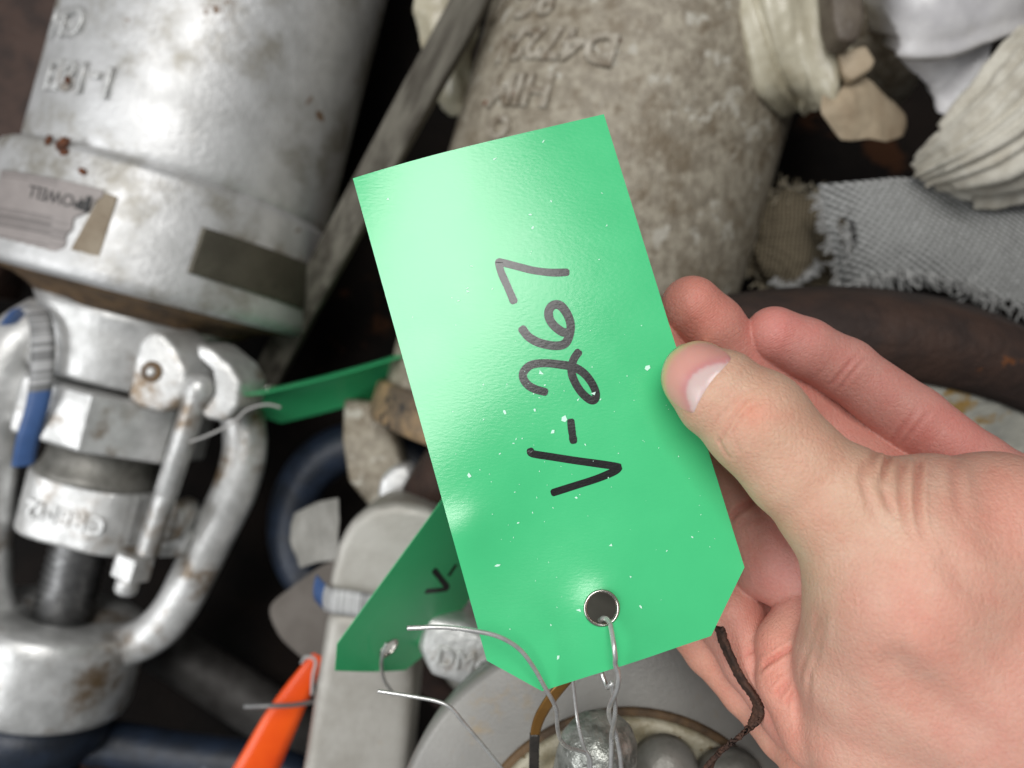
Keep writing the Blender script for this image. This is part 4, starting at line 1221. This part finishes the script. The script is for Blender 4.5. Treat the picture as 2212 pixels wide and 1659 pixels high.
def frays(V, idx, mat, parent, name, n, ln, dirn, r=.00033, seed=1):
    rr = random.Random(seed); parts = []
    for k in range(n):
        p = V[rr.choice(idx)]
        q = [p]
        d = Vector(dirn) + Vector((rr.gauss(0, .45), rr.gauss(0, .35), rr.gauss(0, .3)))
        L_ = ln * rr.uniform(.4, 1.2)
        for i in range(1, 5):
            d = (d + Vector((rr.gauss(0, .3), rr.gauss(0, .3), rr.gauss(0, .25)))).normalized()
            q.append(q[-1] + d * L_ / 4)
        parts.append(tube(spline(q, 7), r * rr.uniform(.7, 1.3), 5, caps=False))
    o = obj(name, *join(*parts), mat, parent); o['kind'] = 'stuff'
    return o
nu = 110; last = [60 * (nu + 1) + i for i in range(nu + 1)]
frays(V, last, M_yarn, cl, 'frayed_hem', 330, .0095, (.25, -.85, -.1), seed=3)
frays(V, [j * (nu + 1) for j in range(10, 61)], M_yarn, cl, 'frayed_side', 90, .006, (-.5, -.5, 0), seed=4)
frays(V, [j * (nu + 1) + 11 + (j % 3) for j in range(26, 48)], M_yarn, cl, 'torn_threads', 50, .006, (.1, -.5, 0), seed=5)
# tan sacking behind it
sk = thing('sacking', 'tan fuzzy sacking scrap beside the beige valve', 'sacking', P(1700, 540, .42))
rows = [[(1655, 440, .41), (1700, 410, .405), (1745, 425, .402), (1800, 440, .405)],
        [(1630, 500, .415), (1690, 495, .405), (1750, 495, .40), (1830, 500, .405)],
        [(1615, 560, .42), (1680, 560, .405), (1750, 560, .40), (1840, 570, .405)],
        [(1640, 600, .425), (1700, 625, .412), (1760, 650, .408), (1840, 660, .41)]]
V, Fc = lattice(rows, 50, 50, .0020, 70, 5.0)
o = obj('sacking_sheet', V, Fc, M_burlap, sk); thicken(o, .001)
frays(V, list(range(51)) + [j * 51 for j in range(51)], M_byarn, sk, 'loose_fibres', 170, .008, (-.3, .3, .3), .0003, 6)
frays(V, [50 * 51 + i for i in range(51)], M_byarn, sk, 'frayed_hem', 110, .008, (-.1, -.6, .1), .00035, 7)
_cp = spline([P(1660, 612, .40), P(1700, 622, .397), P(1730, 610, .395), P(1752, 590, .394), P(1765, 570, .394)], 60)
frays(_cp, list(range(61)), M_yarn, sk, 'frayed_cord', 150, .004, (.5, .4, .1), .0003, 12)
# grey film scrap behind the batten, scraps near the middle yoke
fl('film_scrap', lattice([[(905, -60, .40), (960, -40, .40), (1060, -40, .41)], [(900, 40, .405), (960, 60, .40), (1030, 60, .41)], [(930, 150, .415), (975, 160, .41), (1010, 150, .415)], [(960, 240, .43), (985, 250, .42), (1000, 240, .42)]], 30, 30, .0022, 60, 8.0), M_film, 'crumpled pale film scrap behind the timber batten', 'film scrap', group='film scraps')
M_card = material('grey_card', srgb(104, 98, 92), srgb(92, 86, 80), 40, rough=.8)
M_pale = material('pale_film', srgb(150, 148, 142), srgb(126, 124, 118), 40, rough=.5, bump=.0004)
fl('card_scrap', lattice([[(640, 1262, .40), (690, 1225, .395), (735, 1205, .39)], [(585, 1310, .405), (660, 1300, .40), (740, 1290, .39)], [(605, 1372, .405), (665, 1380, .40), (740, 1370, .39)], [(660, 1425, .405), (695, 1432, .40), (740, 1430, .39)]], 24, 24, .0004, 40, 2.0), M_card, 'flat grey brown card scrap tucked behind the yoke arm', 'card')
fl('film_scrap', lattice([[(640, 1110, .42), (690, 1085, .41), (735, 1075, .40)], [(628, 1160, .42), (680, 1150, .41), (735, 1150, .40)], [(655, 1225, .415), (690, 1215, .405), (735, 1210, .40)]], 24, 24, .0012, 60, 6.0), M_pale, 'pale grey film scrap above the card behind the yoke arm', 'film scrap', group='film scraps')

# ---------------------------------------------------------------- the other two tags
def frame_tag(o, ex, ey, bend): return TagSurf(o, ex, ey, bend)
ex2 = Vector((.428, -.301, -.852)).normalized()
ey2 = Vector((-.589, -.808, -.0098)); ey2 = (ey2 - ex2 * ey2.dot(ex2)).normalized()
s2 = TagSurf(Vector((-.0480, -.0989, HCAM - .2760)) - ex2 * (TW / 2) - ey2 * TL_, ex2, ey2, lambda s, t: .0012 * math.sin(math.pi * s / TW))
tg2 = thing('plastic_tag', 'green plastic tag tilted edge down behind the held one, V- showing', 'tag', s2.at(.03, .11))
hole2 = s2.st(835, 1395)
tag_sheet(s2, M_green, tg2, hole2, cham=(.008, .010, .010, .012))
eyelet(s2, hole2, tg2)
rv = lambda x, y: s2.st(603.5 + .3968 * x, 1000.6 + .3968 * y)
fix_up(obj('letter_v', *stroke(s2, [rv(832, 572), (rv(865, 615)), rv(903, 668), rv(880, 676), rv(790, 684)], .0021), M_ink, tg2))
fix_up(obj('hyphen', *stroke(s2, [rv(945, 548), rv(915, 592)], .0021), M_ink, tg2))
ey3 = Vector((-.95, -.27, .20)).normalized()
ex3 = Vector((.05, -.22, -.97)); ex3 = (ex3 - ey3 * ex3.dot(ey3)).normalized()
c3 = P(520, 868, .372)
s3 = TagSurf(c3 - ey3 * TL_, ex3, ey3, lambda s, t: -.009 * math.sin(math.pi * s / TW) - .010 * (t / TL_ - .6) ** 2)
tg3 = thing('plastic_tag', 'curved green tag seen nearly edge on between the silver and beige valves', 'tag', s3.at(.03, .11))
tag_sheet(s3, M_green, tg3, (.016, .108), cham=(.009, .010, .009, .010))
eyelet(s3, (.016, .108), tg3)

# ---------------------------------------------------------------- wires, strips
def wire(nm, pts, r, label, n=70, mat=M_wire):
    o = obj(nm, *tube(spline([P(*q) for q in pts], n), r, 10), mat)
    return tag(o, label, 'wire')
tw = thing('tag_wire', 'twisted shiny wire tied through the eyelet of the held tag', 'wire', P(1325, 1560, .19))
cen = [(1318, 1345, .1690), (1327, 1400, .1655), (1330, 1440, .1665), (1327, 1490, .1705), (1322, 1540, .1770), (1326, 1590, .1850), (1330, 1640, .1880), (1330, 1720, .191)]
cw = spline([P(*q) for q in cen], 160)
for ph in (0, math.pi):
    pts_ = []
    for i, p in enumerate(cw):
        s = i / 160
        w = min(1, max(0, (s - .22) / .1))
        an = ph + s * 17
        amp = .0007 * w if s < .72 else .0007 + .004 * (s - .72)
        if s >= .72: an = ph + .72 * 17
        x = Vector((1, 0, 0)) * math.cos(an) + Vector((0, .2, 1)) * math.sin(an)
        pts_.append(p + x * amp)
    if ph == 0:
        pts_ = [P(1296, 1340, .1745), P(1303, 1335, .1712), P(1311, 1337, .1693)] + pts_[2:]
    else:
        pts_ = [P(1296, 1440, .179), P(1302, 1462, .1785), P(1312, 1486, .1775)] + pts_[62:]
    obj('wire_strand', *tube(pts_, .00055, 8), M_wire, tw)
wire('loose_wire', [(880, 1357, .158), (905, 1356, .158), (960, 1355, .1585), (1020, 1362, .1592), (1075, 1374, .160), (1120, 1400, .1612), (1152, 1440, .163), (1180, 1490, .166), (1201, 1530, .170), (1204, 1570, .175), (1211, 1598, .180), (1228, 1615, .184), (1254, 1622, .188), (1270, 1632, .190), (1272, 1660, .192), (1266, 1700, .193)], .00048, 'curved grey wire end lying over the lower left of the held tag')
wire('loose_wire', [(816, 1493, .205), (850, 1498, .205), (900, 1506, .205), (945, 1515, .205), (975, 1530, .205), (1005, 1565, .206), (1045, 1612, .208), (1090, 1668, .211), (1120, 1710, .213)], .0005, 'straight ended wire running down across the grey flange rim')
wire('loose_wire', [(1234, 1440, .186), (1238, 1475, .187), (1244, 1530, .188), (1250, 1570, .188), (1262, 1615, .189), (1276, 1645, .19), (1272, 1700, .192)], .00042, 'thin wire dropping from behind the tag onto the stud')
wire('tag_wire', [(835, 1390, .262), (826, 1415, .2640), (824, 1440, .270), (830, 1470, .285), (850, 1500, .30)], .0006, 'short dull wire through the eyelet of the tilted tag')
wire('tag_wire', [(410, 955, .37), (450, 940, .366), (500, 915, .363), (535, 885, .364), (575, 874, .366), (606, 880, .368)], .0006, 'pale wire running from the silver yoke into the edge on green tag', mat=material('pale_wire', srgb(170, 168, 165), rough=.4))
wire('wire_hook', [(652, 1432, .338), (660, 1420, .336), (676, 1421, .336), (682, 1432, .336), (676, 1460, .336), (674, 1500, .338)], .0007, 'thin bent wire hook at the tip of the orange strip', mat=material('hook_wire', srgb(168, 166, 164), rough=.4))
wire('long_pin', [(528, 1526, .33), (580, 1525, .33), (640, 1522, .335), (700, 1510, .345)], .0010, 'straight pale wire pin crossing the orange strip', mat=material('pin_metal', srgb(130, 130, 130), rough=.4, metal=.5))
V, Fc, st = ribbon([P(512, 1740, .345), P(560, 1650, .345), (P(605, 1560, .345)), P(650, 1480, .348), P(688, 1415, .352)], [.021, .018, .0155, .011, .005], Vector((.86, -.45, -.25)).normalized(), 40, 4, .06)
o = tag(obj('orange_strip', V, Fc, M_orange), 'bright orange vinyl strip beside the flat yoke arm', 'strip'); thicken(o, .0006)
M_gold = material('golden_band', srgb(150, 110, 56), srgb(128, 92, 44), 90, rough=.3, metal=.45, bump=.0001)
M_blk = material('black_coating', (.02, .018, .016, 1), (.035, .03, .026, 1), 300, rough=.35, bump=.0003, bscale=900)
bd = thing('metal_band', 'flat golden band with a black coated lower end standing on the flange', 'band', P(1155, 1660, .21))
V, Fc, st = ribbon([P(1236, 1455, .196), P(1212, 1482, .197), P(1188, 1512, .199), P(1168, 1545, .202), P(1158, 1572, .204), P(1155, 1590, .205)], [.0026, .0028, .0028, .0026], Vector((.86, -.5, -.2)).normalized(), 40, 4)
thicken(obj('golden_end', V, Fc, M_gold, bd), .0007)
V, Fc, st = ribbon([P(1155, 1586, .2046), P(1154, 1620, .207), P(1153, 1680, .211), P(1152, 1740, .214)], [.0025, .0026, .0026], Vector((1, 0, 0)), 30, 4)
thicken(obj('black_end', V, Fc, M_blk, bd), .0012)
M_leather = material('brown_leather', srgb(78, 51, 38), srgb(52, 35, 27), 240, rough=.8, bump=.0006, bscale=900, spots=srgb(92, 60, 44), sscale=400, sthr=.60)
A = lambda *q: Vector(q).normalized()
V, Fc, st = ribbon([P(1555, 1355, .1885), P(1563, 1385, .1885), P(1580, 1425, .1885), P(1602, 1468, .1880), P(1625, 1500, .1870), P(1637, 1520, .1862), P(1637, 1545, .1860), P(1622, 1570, .1862), P(1590, 1598, .1868), P(1556, 1624, .188), P(1532, 1652, .190), P(1512, 1700, .193)],
                   [.0032, .0034, .0034, .0034, .0034, .0034, .0032, .0034, .0036, .0036, .0036], [A(.25, .1, 1), A(.25, .1, 1), A(.25, .1, 1), A(.28, .1, 1), A(.3, .1, 1), A(.35, .1, .9), A(.5, .4, .6), A(.6, .75, .2), A(.6, .8, .1), A(.7, .7, 0), A(.8, .6, 0), A(.9, .5, 0)], 110, 5)
rr_ = random.Random(2)
V = [v + Vector((rr_.gauss(0, .00009), rr_.gauss(0, .00009), rr_.gauss(0, .00009))) for v in V]
o = tag(obj('leather_strap', V, Fc, M_leather), 'thin rough brown leather strap pinched by the little finger', 'strap'); thicken(o, .0011)
